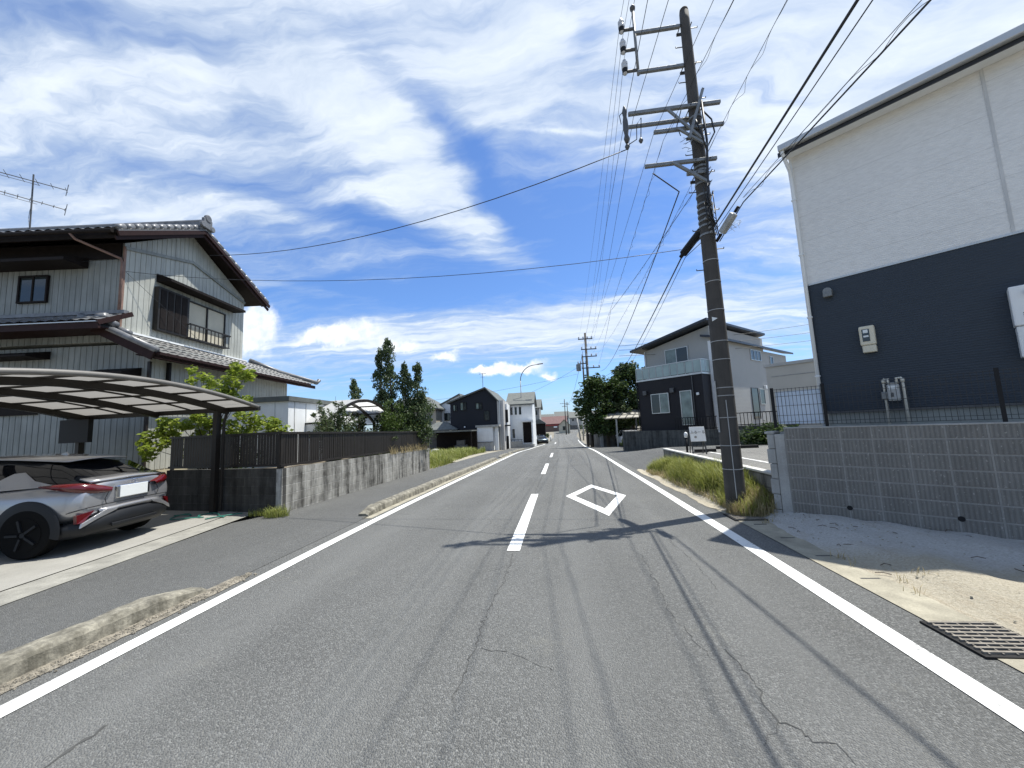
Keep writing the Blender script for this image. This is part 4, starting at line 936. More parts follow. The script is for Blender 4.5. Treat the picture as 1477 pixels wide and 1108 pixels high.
    m = MB(); m.box(-.036, -.027, -.26, .26, .728, .912); m.build('number_plate', M['plate'], c, bevel=.008)
    if plate:
        em = MB()
        for rx, rz_, zc in ((.055,.033,.965), (.018,.031,.966), (.036,.013,.977)):
            em.tube([(-.03, math.cos(a)*rx, zc+math.sin(a)*rz_) for a in [i*math.pi/12 for i in range(25)]], .0045, 6, caps=False)
        em.build('emblem', M['chrome'], c)
        m = MB(); m.tube([(.40,-.1,1.2),(.30,-.3,1.15),(.26,-.42,1.12)], .01, 6); m.build('wiper', M['plastic_black'], c)
    m = MB(); m.box(.7,3.7,-.7,.7,.16,.3); m.build('underbody', M['black'], c)
    for x in (.66, 3.36):
        for s in (1, -1):
            m = MB(); N = 28; yo = s*.905
            vs = [(x+math.cos(a)*r_, yo*(1 if r_ < .43 else .985), .36+math.sin(a)*r_) for r_ in (.30,.425,.455) for a in [math.pi*(i/N*1.16-.08) for i in range(N+1)]]
            m.add(vs, [(j*(N+1)+i, j*(N+1)+i+1, (j+1)*(N+1)+i+1, (j+1)*(N+1)+i) for j in range(2) for i in range(N)])
            o = m.build('arch_trim', M['plastic_black'], c, smooth=True)
            w = MB(); w.tube([(x,s*.71,.345),(x,s*.915,.345)], .345, 36); wo = w.build('wheel', M['tyre'], c, bevel=.025)
            w = MB(); w.tube([(x,s*.9,.345),(x,s*.921,.345)], .235, 30); w.build('rim', M['tyre'], wo)
            w = MB()
            for q in range(5):
                a = q*2*math.pi/5; w.bar((x+math.cos(a)*.05,s*.926,.345+math.sin(a)*.05),(x+math.cos(a)*.215,s*.924,.345+math.sin(a)*.215), .03, .045, (0,1,0))
            w.tube([(x,s*.92,.345),(x,s*.934,.345)], .035, 14); w.build('spokes', M['plastic_black'], wo)
    for s in (1, -1):
        m = MB(); m.prism([V((4.2,s*.42,.70)), V((4.05,s*.72,.70)), V((3.9,s*.80,.76)), V((4.1,s*.55,.79))], (.06,0,.02)); m.build('headlight', M['chrome'], c)
        m = MB(); m.obox((2.75,s*.93,.98), (.06,0,0), (0,.09,0), (0,0,.06)); m.build('wing_mirror', M[paint], c, bevel=.03)
    m = MB(); m.box(4.3, 4.375, -.45, .45, .34, .58); m.build('grille', M['plastic_black'], c, bevel=.02)
    return c
car('parked_car', 'silver coupe-styled crossover parked tail-out under the arched carport', 'car', (-7.24, 5.84, .03), R(191.5), 'car_silver')
car('parked_car', 'dark green car parked nose-out at the roadside below the white house', 'car', (-4.2, 67.5, zg(66)), R(-68), 'car_dark', False)
car('parked_car', 'white car in the small lean-to carport behind the green fence', 'car', (6.5, 35.2, -.62), R(95), 'car_white', False)
# ================================================================== LEFT MIDDLE GROUND
sd = thing('storage_shed', 'white metal storage shed with flat grey roof behind the slatted fence', 'shed', (-8.3, 11.0, .6), R(4))
bx(-2.6, 0, 0, 2.6, 0, 2.12).build('wall', M['white'], sd); bx(-2.7, .08, -.1, 2.7, 2.125, 2.27).build('roof', M['slate'], sd)
m = MB()
for k in range(4): m.box(-.003, .012, .3+k*.62, .33+k*.62, .05, 2.1)
for k in range(4): m.box(-2.3+k*.62, -2.27+k*.62, -.012, .003, .05, 2.1)
m.build('panel_seam', M['alu'], sd)
c2 = thing('carport', 'white-panelled arched carport half hidden by shrubs behind the slatted fence', 'carport', (-7.6, 0, .3))
def arch2(q): return V((0, 17.3 - 5.4*q, 1.74 + .92*math.sin(math.pi*q)**.85))
us = frange(0, 1, 1/18); m = MB(); m.grid(lambda u, x: arch2(u)+V((-x,0,.02)), us, frange(0, 5, .5)); m.build('roof_panels', M['poly_white'], c2)
m = MB()
for x in (0, 1.0, 2.5, 4.9):
    for a, b in zip(us, us[1:]): m.bar(arch2(a)+V((-x,0,-.04)), arch2(b)+V((-x,0,-.04)), .07, .1)
for k in range(8): m.bar(arch2(k/7)+V((0,0,-.02)), arch2(k/7)+V((-5,0,-.02)), .04, .05)
m.build('frame', M['brown'], c2)
for x in (1.0, 4.0):
    for q in (.02, .98): p = arch2(q); bx(-x-.05, -x+.05, p.y-.05, p.y+.05, 0, p.z-.03).build('post', M['brown'], c2)

def conifer(label, x, y, z0, h, rad, seed, lean=0, mat='leaf_conifer'):
    rnd = random.Random(seed); t = thing('columnar_conifer', label, 'tree', (x, y, z0), 0, 'tall conifers behind the slatted fence')
    m = MB(); cs = []; n = int(h*21)
    for k in range(n):
        q = rnd.random()**.8; a = k*2.4+rnd.uniform(-.4,.4); env = rad*1.18*(1-q)**.6*(.62+.42*math.sin(q*23+seed*2)+.3*rnd.random()) + .04
        cs.append((math.cos(a)*env*.72+lean*q, math.sin(a)*env*.72, .15+q*(h-.3), .1+env*.33))
    leaves(m, cs, 40, .058, 1.6, .55, rnd)
    sp = [(x_*1.15+lean*.0, y_*1.15, z_+.16, .07) for x_, y_, z_, r_ in cs[::3]]; leaves(m, sp, 14, .05, 2.4, .4, rnd)
    m.build('crown', M[mat], t); b = MB(); b.tube([(0,0,-.2),(lean*.4,0,h*.45),(lean,0,h*.9)], .07, 7, .015); b.build('trunk', M['bark'], t); return t
for args in (('slender conifer leaning left, shortest of the row behind the fence', -8.85, 16.6, .5, 3.75, .42, 1, -.45), ('dark tall conifer, left one of the two tallest tips', -8.2, 17.2, .5, 5.1, .52, 2, -.1),
             ('tallest conifer with the twisted forked tip', -7.55, 17.0, .5, 5.6, .6, 3, -.25), ('mid-height conifer between the tallest tree and the last one', -6.95, 17.1, .5, 4.35, .55, 4, -.1),
             ('last conifer in the row, nearest the end of the slatted fence', -6.4, 17.0, .5, 4.3, .6, 5, .0)): conifer(*args)
def shrub(name, label, cat, loc, spec, mat, n, size, seed, flat=.6, shape=.5, stems=6, group=None, trunk='bark'):
    rnd = random.Random(seed); t = thing(name, label, cat, loc, 0, group); m = MB()
    for c, r, k, cr in spec: leaves(m, [tuple(p)+(cr*rnd.uniform(.6,1.2),) for p in blobs(k, c, r, .35, rnd)], n, size, flat, shape, rnd)
    m.build('foliage', M[mat], t); b = MB()
    for c, r, k, cr in spec:
        for q in range(max(1, stems//len(spec))): b.tube([(rnd.uniform(-.1,.1),rnd.uniform(-.1,.1),-.05),(c[0]*.5+rnd.uniform(-.1,.1),c[1]*.5,c[2]*.5),(c[0]+rnd.uniform(-.6,.6)*r[0],c[1]+rnd.uniform(-.6,.6)*r[1],c[2]+r[2]*.4)], .022, 6, .006)
    b.build('stem', M[trunk], t); return t
shrub('round_conifer', 'bright green clipped cone-shaped conifer below the tall dark conifers', 'shrub', (-7.0, 15.6, .5), [((0,0,1.2), (.52,.52,1.25), 70, .18)], 'leaf_thuja', 60, .045, 31, 1.5)
def ferny(name, label, loc, n, h, w, seed, mat):
    rnd = random.Random(seed); t = thing(name, label, 'shrub', loc); m = MB(); b = MB()
    for k in range(n):
        a = rnd.uniform(0, 6.283); L = h*rnd.uniform(.55, 1.05); out = w*rnd.uniform(.15, 1); pts = []
        for i in range(7):
            q = i/6; pts.append(V((math.cos(a)*out*q**1.3, math.sin(a)*out*q**1.3, L*(q-.28*q*q*(out/w)))))
        b.tube(pts, .014, 5, .004)
        cs = []
        for i in range(1, 7):
            for e in range(3): p = pts[i-1].lerp(pts[i], rnd.random()); cs.append((p.x, p.y, p.z, .14*(1.15-i/9)))
        leaves(m, cs, 11, .06, .5, .28, rnd)
    m.build('foliage', M[mat], t); b.build('stem', M['bark'], t); return t
ferny('feathery_shrub', 'feathery arching shrub against the white storage shed', (-7.0, 11.3, .5), 56, 2.45, .95, 41, 'leaf_fern')
ferny('feathery_shrub', 'broad feathery shrub in front of the white-panelled carport', (-6.95, 13.0, .4), 48, 1.45, 1.3, 43, 'leaf_fern')
shrub('garden_bush', 'dense green bush under the last tall conifer at the fence end', 'shrub', (-6.6, 16.6, .3), [((0,0,1.2), (.75,.8,1.1), 60, .25)], 'leaf_mid', 50, .06, 33)
shrub('garden_bush', 'broad green conifer mass filling the foot of the tall conifers', 'shrub', (-7.25, 17.3, .4), [((0,0,1.3), (1.5,.7,1.3), 90, .28), ((.7,0,2.3), (.8,.6,.8), 34, .25)], 'leaf_mid', 46, .06, 37)
shrub('garden_bush', 'low dark bush in the shade under the white-panelled carport', 'shrub', (-7.3, 14.6, .3), [((0,0,.7), (.8,.9,.7), 50, .25)], 'leaf_dark', 45, .06, 34)
shrub('garden_bush', 'wide dark bush behind the white-panelled carport', 'shrub', (-12.5, 15.5, .3), [((0,0,1.0), (1.2,2.6,1.2), 70, .35)], 'leaf_dark', 40, .09, 36)
# lime shrub beside the main carport: sprays of big leaves
rnd = random.Random(51); t = thing('leafy_shrub', 'lime green leafy shrub growing over the short shaded wall by the carport', 'shrub', (-9.0, 9.0, .7))
m = MB(); b = MB(); sp = []
for (x, y, z) in ((-1.25,-.3,.95),(-.9,-.4,1.2),(-.55,-.3,1.35),(-.2,-.2,1.5),(.1,-.1,1.2),(-1.0,-.5,.75),(.4,0,1.35),(.7,.1,1.15),(.25,.2,2.0),(-.15,.15,2.2),(-.35,.1,2.6),(.45,.2,2.45),(.8,.2,2.55),(.6,.2,1.9),(1.0,.1,1.35),(1.5,.1,1.25),(1.9,.1,1.15),(.2,0,.6),(-.5,0,.5)):
    L = V((x, y, z)); b.tube([(.1,0,-.1), (x*.35,y*.4,z*.6), L], .016, 6, .005); sp.append((x, y, z, .17))
    for k in range(5):
        q = L + V((rnd.gauss(0,.17), rnd.gauss(0,.17), rnd.gauss(.02,.14))); sp.append((q.x, q.y, q.z, .14))
leaves(m, sp, 36, .066, .45, .55, rnd); m.build('foliage', M['leaf_lime'], t); b.build('stem', M['bark'], t)
rnd = random.Random(52); t = thing('leafy_shrub', 'dark shaded undergrowth shrub between carport post and slatted fence', 'shrub', (-8.3, 8.9, .7)); m = MB(); b = MB()
leaves(m, [tuple(p)+(.2,) for p in blobs(34, (0,0,.5), (.75,.35,.5), .3, rnd)], 26, .06, .5, .5, rnd); m.build('foliage', M['leaf_mid'], t); b.tube([(0,0,-.1),(.1,0,.8)], .02, 6); b.build('stem', M['bark'], t)

# ---- houses down the left side
def gable_house(name, label, loc, rz, w, d, z0, ze, zr, wall, roof, apex=.5, ov=.35, along='x', roofname='roof', cat='house'):
    """gable towards -y when along is 'y' (ridge runs away), eave towards -y when 'x'"""
    h = thing(name, label, cat, loc, rz); m = MB(); m.box(0, w, 0, d, z0, ze)
    r = MB(); th = .16
    if along == 'y':
        a = w*apex; m.prism([(0,0,ze),(w,0,ze),(a,0,zr)], (0,d,0)); sl, sr = (zr-ze)/a, (zr-ze)/(w-a)
        r.prism([(-ov,-ov,ze-sl*ov+.02),(a,-ov,zr+.02),(a,-ov,zr+.02+th),(-ov,-ov,ze-sl*ov+.02+th)], (0,d+2*ov,0)); r.prism([(a,-ov,zr+.02),(w+ov,-ov,ze-sr*ov+.02),(w+ov,-ov,ze-sr*ov+.02+th),(a,-ov,zr+.02+th)], (0,d+2*ov,0))
    else:
        m.prism([(0,0,ze),(0,d,ze),(0,d/2,zr)], (w,0,0)); s_ = (zr-ze)/(d/2)
        r.prism([(-ov,-ov,ze-s_*ov+.02),(-ov,d/2,zr+.02),(-ov,d/2,zr+.02+th),(-ov,-ov,ze-s_*ov+.02+th)], (w+2*ov,0,0)); r.prism([(-ov,d/2,zr+.02),(-ov,d+ov,ze-s_*ov+.02),(-ov,d+ov,ze-s_*ov+.02+th),(-ov,d/2,zr+.02+th)], (w+2*ov,0,0))
    m.build('wall', M[wall] if isinstance(wall, str) else wall, h); r.build(roofname, M[roof] if isinstance(roof, str) else roof, h); return h
def hip_roof(mb, x0, x1, y0, y1, z0, z1, rx, th=.15):
    cy = (y0+y1)/2; a, b = x0+rx, x1-rx
    vs = [(x0,y0,z0),(x1,y0,z0),(x1,y1,z0),(x0,y1,z0),(a,cy,z1),(b,cy,z1)]; vs += [(x,y,z-th) for x,y,z in vs[:4]]
    mb.add(vs, [(0,1,5,4),(1,2,5),(2,3,4,5),(3,0,4),(0,6,7,1),(1,7,8,2),(2,8,9,3),(3,9,6,0),(6,9,8,7)])
dh = gable_house('navy_house', 'dark navy gabled two-storey house beyond the weedy lot', (-12.6, 44.0, 0), 0, 5.6, 9, -1, 4.75, 6.2, siding_mat('siding_midnight', (.011,.013,.019), .65, .12, .3, .05, 20), 'slate', apex=.76, along='y')
for x, z, w_, h_ in ((.35,3.75,.5,.75), (1.2,3.8,.75,.95), (3.05,3.85,.75,.75)): window(dh, (x,0,z), (1,0,0), (0,-1,0), w_, h_, frame='black', pane=['glass_curtain','glass'], dep=.1)
window(dh, (4.0,0,2.5), (1,0,0), (0,-1,0), .65, 1.15, frame='black', pane='glass', panes=1, dep=.08)
bx(1.6, 1.75, -.12, -.003, 1.8, 1.95).build('wall_lamp', M['white'], dh)
bx(5.61, 6.3, -.25, 6, -1, 4.72).build('side_bay', pm('grey_bay', (.42,.41,.39), .8, .06), dh); m = MB(); m.tube([(5.9,-.32,-.9),(5.9,-.32,4.8)], .08, 8); m.build('downpipe', M['alu'], dh)
bx(6.31, 6.9, .4, 1.2, 1.75, 1.9).build('porch_roof', M['black'], dh)
bx(6.31, 6.5, 1.4, 4.5, -1, 4.4).build('link_wall', M['white'], dh); bx(6.33, 6.62, 1.25, 1.395, 2.2, 3.7).build('balcony', M['black'], dh); bx(6.34, 6.6, 1.25, 1.395, -1, .6).build('door', M['black'], dh)
a2 = thing('tv_aerial', 'thin television aerial on the ridge of the navy house', 'aerial', (-9.2, 47, 6.2)); m = MB(); m.tube([(0,0,0),(0,0,2.3)], .03, 6); m.build('mast', M['steel_dark'], a2)
m = MB(); m.tube([(-.45,0,2.2),(.45,0,2.25)], .02, 5); [m.tube([(-.4+k*.2,-.3,2.2),(-.4+k*.2,.3,2.2)], .015, 5) for k in range(5)]; m.tube([(-.3,0,1.8),(.3,0,1.8)], .02, 5); m.build('boom', M['steel_dark'], a2)
ss = thing('small_shed', 'small white flat-roofed shed with barred gate in front of the navy house', 'shed', (-9.1, 42.2, -.85))
bx(0, 1.75, 0, 1.8, 0, 2.6).build('wall', M['white'], ss); bx(-.15, 2.5, -.15, 2.0, 2.605, 2.82).build('roof', M['concrete'], ss); bx(1.95, 2.3, .3, .6, 0, 2.6).build('pillar', M['white'], ss)
m = MB(); [m.bar((-.05+k*.14,-.1,0),(-.05+k*.14,-.1,.95), .03, .03) for k in range(14)]; m.bar((-.05,-.1,.95),(1.8,-.1,.95), .05, .05); m.build('gate', M['black'], ss)
wl = gable_house('white_house', 'white house with steep gable partly hidden behind the navy house', (-17.4, 50, 0), 0, 5.2, 7, -1, 4.1, 6.2, 'white', 'slate', apex=.85, along='y', ov=.25)
window(wl, (2.25,0,2.85), (1,0,0), (0,-1,0), .8, 1.0, frame='black', pane='glass', dep=.08)
gr = thing('tiled_pavilion', 'low grey hip roof on pale posts left of the navy house', 'outbuilding', (-16, 43.2, -.8)); m = MB(); hip_roof(m, 0, 4.3, 0, 3, 2.5, 3.4, 1.6); m.build('roof', M['slate'], gr)
for x in (.3, 3.5): bx(x-.12, x+.12, .3, .55, 0, 2.36).build('post', M['white'], gr)
bx(.2, 4, 2.6, 2.7, 0, 2.4).build('back_wall', M['concrete_dark'], gr)
dc = thing('dark_carport', 'dark low open-fronted garage beside the weedy lot', 'garage', (-13.6, 38.6, -.72)); bx(0, 4.7, 0, 3, 2.1, 2.22).build('roof', M['slate'], dc); bx(.1, 4.6, 2.8, 2.95, 0, 2.09).build('back_wall', M['darkwood'], dc)
for x in (.05, 4.55): bx(x, x+.12, .05, .17, 0, 2.09).build('post', M['darkwood'], dc)
bx(-.6, .02, .0, .1, 0, 1.7).build('side_panel', M['concrete'], dc)
m = MB(); m.lathe([(.5,0),(.5,.2),(.4,.42),(.15,.5)], n=10); o = tag(m.build('covered_heap', M['closure'], None, smooth=True), 'pale sheeted heap at the front of the dark open garage', 'heap'); o.location = (-12.6, 38.2, -.72)
m = MB(); m.box(0,1.2,0,.8,0,.7); m.box(.2,1.0,.1,.7,.7,1.2); o = tag(m.build('tool_crate', M['steel_dark'], None, bevel=.03), 'dark crates stacked inside the low open garage', 'crate'); o.location = (-11, 39.6, -.72)
hh = thing('hip_roof_house', 'grey tiled hip-roofed house behind the tall conifers', 'house', (-23, 47, 0)); bx(.5, 7.5, .5, 6.5, -1, 4.3).build('wall', pm('tan_render', (.36,.33,.27), .8, .08), hh); m = MB(); hip_roof(m, 0, 8, 0, 7, 4.45, 6.2, 2.4); m.build('roof', M['slate'], hh)
window(hh, (5.6,.48,2.3), (1,0,0), (0,-1,0), 1.4, 1.3)
m = MB(); m.lathe([(0.01,-.4),(.9,-.3),(1.1,.3),(.7,.9),(.01,1.1)], n=10)
wh_ = gable_house('white_house', 'white house with grey tiled roof, three slim windows and dark entrance', (-6.35, 48.5, 0), 0, 3.05, 6, -1.1, 4.45, 6.0, 'white', 'slate', along='x', ov=.3)
for k in range(3): window(wh_, (.28+k*.55,0,3.15), (1,0,0), (0,-1,0), .26, .95, frame='black', pane='glass', panes=1, dep=.06, fw=.03)
window(wh_, (.45,0,.25), (1,0,0), (0,-1,0), .26, 1.1, frame='black', pane='glass', panes=1, dep=.06, fw=.03)
bx(1.78, 2.9, -.012, -.003, -.4, 2.15).build('door', M['darkwood'], wh_); bx(2.93, 3.1, -1.2, -.02, -1, 2.2).build('pillar', M['white'], wh_); bx(1.7, 3.15, -1.25, -.02, 2.2, 2.4).build('porch_roof', M['white'], wh_); bx(1.6, 3.2, -1.5, -.02, -1.1, -.55).build('step', M['concrete'], wh_)
o = thing('garden_wall', 'low grey wall with rail at the foot of the white house', 'wall', (-6.5, 47.4, -1.0)); bx(0, 1.9, 0, .12, 0, .85).build('wall', M['concrete'], o); m = MB(); m.bar((0,.06,1.05),(1.9,.06,1.05), .05, .05); [m.bar((.1+k*.42,.06,.85),(.1+k*.42,.06,1.05), .04, .04) for k in range(5)]; m.build('rail', M['black'], o)
gh = gable_house('grey_house', 'grey tiled house just past the white house with dark open garage', (-7.5, 72, 0), 0, 3.9, 7, -1.5, 5.0, 6.6, pm('grey_render', (.3,.29,.27), .8), 'slate', along='x', ov=.4)
bx(2.6, 5.0, -2.2, -.05, 2.0, 2.16).build('porch_roof', M['slate'], gh); m = MB(); m.prism([(2.4,-2.4,2.0),(5.2,-2.4,2.0),(3.9,-2.4,2.9)], (0,2.3,0)); m.build('garage_roof', M['slate'], gh); bx(2.6, 4.95, -2.0, -.06, -1.6, 1.99).build('garage', M['darkwood'], gh)
window(gh, (2.7,0,3.6), (1,0,0), (0,-1,0), .9, 1.0)
# ---- far end of the street
rh = gable_house('red_roof_house', 'house with dull red tiled roof at the far end of the street', (-7, 160, 0), 0, 9.6, 9, -1.2, 2.4, 5.2, pm('brown_render', (.14,.1,.08), .8), 'red_roof', along='x', ov=.6)
bx(.5, 9, -.4, -.03, 1.5, 1.9).build('awning', pm('red_band', (.3,.03,.03), .6), rh); bx(4.6, 6.0, -.45, -.03, .6, 1.2).build('sign', M['plate'], rh)
gh2 = gable_house('gate_house', 'small beige gabled outbuilding with grey tiles at the bend of the street', (-.3, 140, 0), 0, 4.0, 6, -1.6, 1.5, 3.4, pm('beige_wall', (.45,.42,.33), .8), 'slate', along='y', ov=.4)
window(gh2, (1.4,0,-.3), (1,0,0), (0,-1,0), .9, 1.4, panes=1, frame='darkwood')
for x, y, w_, ze, zr, wall, roof, lab in ((-11, 195, 8, 4.6, 7.2, 'concrete', 'slate', 'far house with broad blue-grey roof behind the red-roofed house'), (-2, 205, 7, 6.0, 8.6, 'white', 'slate', 'pale far two-storey house above the red roof'), (5.4, 200, 6, 5.2, 8.0, 'concrete', 'slate', 'far grey house above the beige outbuilding'), (13, 215, 8, 5.5, 8.5, 'white', 'slate', 'far pale house behind the dark tree edge'), (-24, 190, 9, 5, 7.6, 'white', 'slate', 'far pale house left of the street end')):
    g_ = gable_house('far_house', lab, (x, y, 0), 0, w_, 8, -1.2, ze, zr, wall, roof, along='x', ov=.5)
    for k in range(3): window(g_, (1+k*2,0,ze-1.9), (1,0,0), (0,-1,0), 1.2, 1.1, dep=.08)
o = thing('roadside_wall', 'dark block wall closing the view at the far bend', 'wall', (4.0, 178, -1.2)); bx(0, 9, 0, .3, 0, 2.4).build('wall', M['concrete_dark'], o); bx(-.05, 9.05, -.05, .35, 2.4, 2.5).build('cap', M['concrete'], o)
for x, y, lab in ((-4.0, 64.5, 'white short post left of the dark green car'), (-1.95, 80, 'white short post right of the dark green car')):
    o = thing('marker_post', lab, 'post', (x, y, zg(y))); m = MB(); m.tube([(0,0,0),(0,0,1.25)], .14, 10); m.build('post', M['white'], o, smooth=True); m = MB(); m.tube([(0,0,1.25),(0,0,1.32)], .16, 10); m.build('cap', M['plate'], o)
# street lamp with traffic mirror
sl = thing('street_lamp', 'tall grey street lamp with arm curving over the road', 'street lamp', (-4.75, 50, zg(50)))
m = MB(); m.tube([(0,0,0),(0,0,1.2)], .1, 10); m.tube([(0,0,1.2),(0,0,8.6)], .075, 10, .055); m.build('pole', M['steel'], sl, smooth=True)
m = MB(); m.tube([(0,0,8.58)]+[(2.0*(1-math.cos(a*math.pi/16)), 0, 8.6+2.0*math.sin(a*math.pi/16)) for a in range(1,8)]+[(2.35,0,10.65)], .055, 8); m.build('arm', M['steel'], sl, smooth=True)
m = MB(); m.obox((2.7,0,10.68), (.38,0,.03), (0,.13,0), (0,0,.06)); m.build('lamp_head', M['steel'], sl, bevel=.03)
mi = thing('traffic_mirror', 'round convex traffic mirror with dull orange rim on the street lamp pole', 'mirror', (-4.35, 49.8, 2.0), R(-12))
m = MB(); m.tube([(0,-.05,0),(0,.05,0)], .45, 28); m.build('rim', M['orange'], mi)
m = MB(); m.lathe([(.38,0),(.3,.04),(.15,.07),(.01,.08)], n=24); g_ = m.build('mirror_face', M['mirror'], mi, smooth=True); g_.rotation_euler = (R(90),0,0); g_.location = (0,-.055,0)
bx(-.45, 0, -.02, .02, -.03, .03).build('bracket', M['steel'], mi)

# ---- big trees on the right
def tree(name, label, loc, spec, trunk_h, trunk_r, mat, n, size, seed, group=None):
    rnd = random.Random(seed); t = thing(name, label, 'tree', loc, 0, group); m = MB(); b = MB(); b.tube([(0,0,-.2),(.05,.05,trunk_h*.5),(0,.1,trunk_h)], trunk_r, 9, trunk_r*.6)
    for c, r, k, cr in spec:
        cs = [tuple(p)+(cr*rnd.uniform(.55,1.25),) for p in blobs(k, c, r, .45, rnd, -.7)]; leaves(m, cs, n, size, .35, .6, rnd)
        for q in range(3):
            e = V(cs[q][:3]); b.tube([(0,.1,trunk_h*.9), V((0,.1,trunk_h)).lerp(e, .5)+V((0,0,.3)), e], trunk_r*.45, 6, trunk_r*.1)
    m.build('crown', M[mat], t); b.build('trunk', M['bark'], t); return t
tree('broadleaf_tree', 'big dark broadleaf tree leaning over the right edge of the road', (4.8, 40.2, zg(41)), [((-.7,0,4.3), (2.4,2.2,2.3), 120, .55), ((-.9,-.5,6.1), (1.5,1.4,1.1), 60, .42), ((-.3,-.8,2.2), (2.2,1.7,1.3), 80, .5), ((.9,0,5.6), (1.5,1.6,1.2), 60, .42)], 3.0, .2, 'leaf_dark', 46, .15, 61, 'trees beside the balcony house')
tree('broadleaf_tree', 'tall lighter-topped tree between the dark tree and the balcony house', (7.6, 41.5, zg(42)), [((0,0,5.0), (2.5,2.3,2.7), 140, .55), ((-.3,-.3,7.5), (1.4,1.3,1.0), 60, .4), ((1.3,0,7.0), (1.4,1.3,1.0), 50, .4), ((-.6,-.5,2.6), (2.5,1.8,1.6), 80, .5)], 3.6, .2, 'leaf_mid', 46, .14, 62, 'trees beside the balcony house')
shrub('broadleaf_bush', 'yellow-green bush growing in front of the big dark trees', 'shrub', (5.5, 38.9, zg(39)), [((0,0,2.4), (1.5,1.0,1.2), 44, .35), ((.7,.2,3.8), (1.0,.8,.9), 26, .3), ((-.9,0,1.9), (1.0,.8,.8), 24, .3)], 'leaf_fern', 40, .11, 63)
shrub('roadside_plant', 'small scrubby plant at the foot of the lean-to carport post', 'shrub', (5.35, 33.6, zg(33)), [((0,0,.5), (.45,.35,.55), 16, .18)], 'leaf_fern', 30, .07, 64)
for x, y, s_, lab, sd_ in ((7.5, 62, 1, 'dark roadside tree farther down the right side', 71), (9.5, 84, 1.1, 'distant dark tree beyond the leaning posts', 72), (14, 60, 1.25, 'dark tree behind the balcony house carport', 73)):
    tree('broadleaf_tree', lab, (x, y, zg(y)), [((0,0,3.0*s_), (2.3*s_,2.2*s_,2.4*s_), 70, .6)], 2.2, .2, 'leaf_dark', 30, .18, sd_)
for x, y, r_, lab, sd_ in ((-4.6, 104, 1.5, 'low green bushes by the far road bend', 81), (-8, 130, 2, 'round bush in front of the red-roofed house', 82), (12, 160, 3, 'dark bushes at the far right of the street end', 83), (9, 120, 2.4, 'dark shrubs right of the far street', 84)):
    shrub('roadside_bush', lab, 'shrub', (x, y, zg(y)), [((0,0,r_*.55), (r_*1.3,r_,r_*.7), 36, r_*.3)], 'leaf_mid', 30, .2, sd_)
for x, y, lab, ln in ((3.9, 76, 'pale leaning post at the right roadside in the distance', .5), (4.6, 79, 'second pale leaning post behind the first', -.2)):
    o = thing('wooden_post', lab, 'post', (x, y, zg(y))); m = MB(); m.tube([(0,0,-.1),(-ln,0,4.4)], .16, 8); m.build('shaft', M['concrete'], o, smooth=True); m = MB(); m.tube([(-ln,0,4.4),(-ln*1.02,0,4.5)], .17, 8); m.build('cap', M['steel_dark'], o)
# hills of trees hiding the horizon
rnd = random.Random(91)
for k in range(26):
    a = rnd.uniform(-1.15, 1.15); d = rnd.uniform(230, 330); x, y = math.sin(a)*d, math.cos(a)*d
    if abs(a) < .07: continue
    r_ = rnd.uniform(5, 8); m = MB(); leaves(m, [tuple(p)+(r_*.3,) for p in blobs(26, (0,0,r_*.35), (r_*1.6,r_,r_*.55), .3, rnd, -.2)], 22, .9, .5, .6, rnd)
    if k == 0: ft = MB()
    ft.add([(x+p[0], y+p[1], p[2]-.5) for p in m.v], m.f)
struct(ft.build('distant_trees', M['leaf_dark']), 'stuff')

# ================================================================== grasses
def blades(name, n, fn, h, mat, seed, w=.006, kind='stuff', bend=.5):
    rnd = random.Random(seed); m = MB(); vs = []; fs = []
    for k in range(n):
        x, y, z, s_ = fn(rnd); a = rnd.uniform(0, 6.283); hh = h*s_*rnd.uniform(.5, 1.25); q = rnd.uniform(.15, 1)*bend*hh; ca, sa = math.cos(a), math.sin(a); ww = w*(.7+hh)*rnd.uniform(.8,1.6)
        o = len(vs); px, py = -sa*ww, ca*ww
        vs += [(x-px,y-py,z),(x+px,y+py,z),(x+ca*q*.35+px*.8,y+sa*q*.35+py*.8,z+hh*.6),(x+ca*q*.35-px*.8,y+sa*q*.35-py*.8,z+hh*.6),(x+ca*q,y+sa*q,z+hh*(1-.25*q/hh))]
        fs += [(o,o+1,o+2,o+3),(o+3,o+2,o+4)]
    m.v, m.f = vs, fs; return struct(m.build(name, M[mat]), kind)
def vp(r, lo, hi, y0=6.75, y1=13.9):
    y = r.uniform(y0, y1); t = r.uniform(lo, hi); x = 2.72 + t*.72; 
    return x, y, verge_z(x, y) - .01
CL = [(random.Random(k).uniform(.35, 1), random.Random(k+99).uniform(7.6, 13.9), random.Random(k+7).uniform(.5, 1.15)) for k in range(90)]
def tuft(r):
    t, yc, s_ = CL[int(r.random()*len(CL))]; y = yc + r.gauss(0, .17); x = 2.72 + t*.72 + r.gauss(0, .09); x = min(x, 3.42 - .0)
    return x, y, verge_z(x, y)-.01, s_*(.55 + .6*min(1, max(0, (x-2.7)/.5)))
blades('verge_grass', 21000, tuft, .36, 'grass', 101, .004, bend=.75)
blades('verge_straw', 9000, lambda r: vp(r, .08, .95, 6.9, 13.6) + (r.uniform(.3, .8),), .2, 'straw', 102, .004, bend=1.1)
rnd = random.Random(77); m = MB()
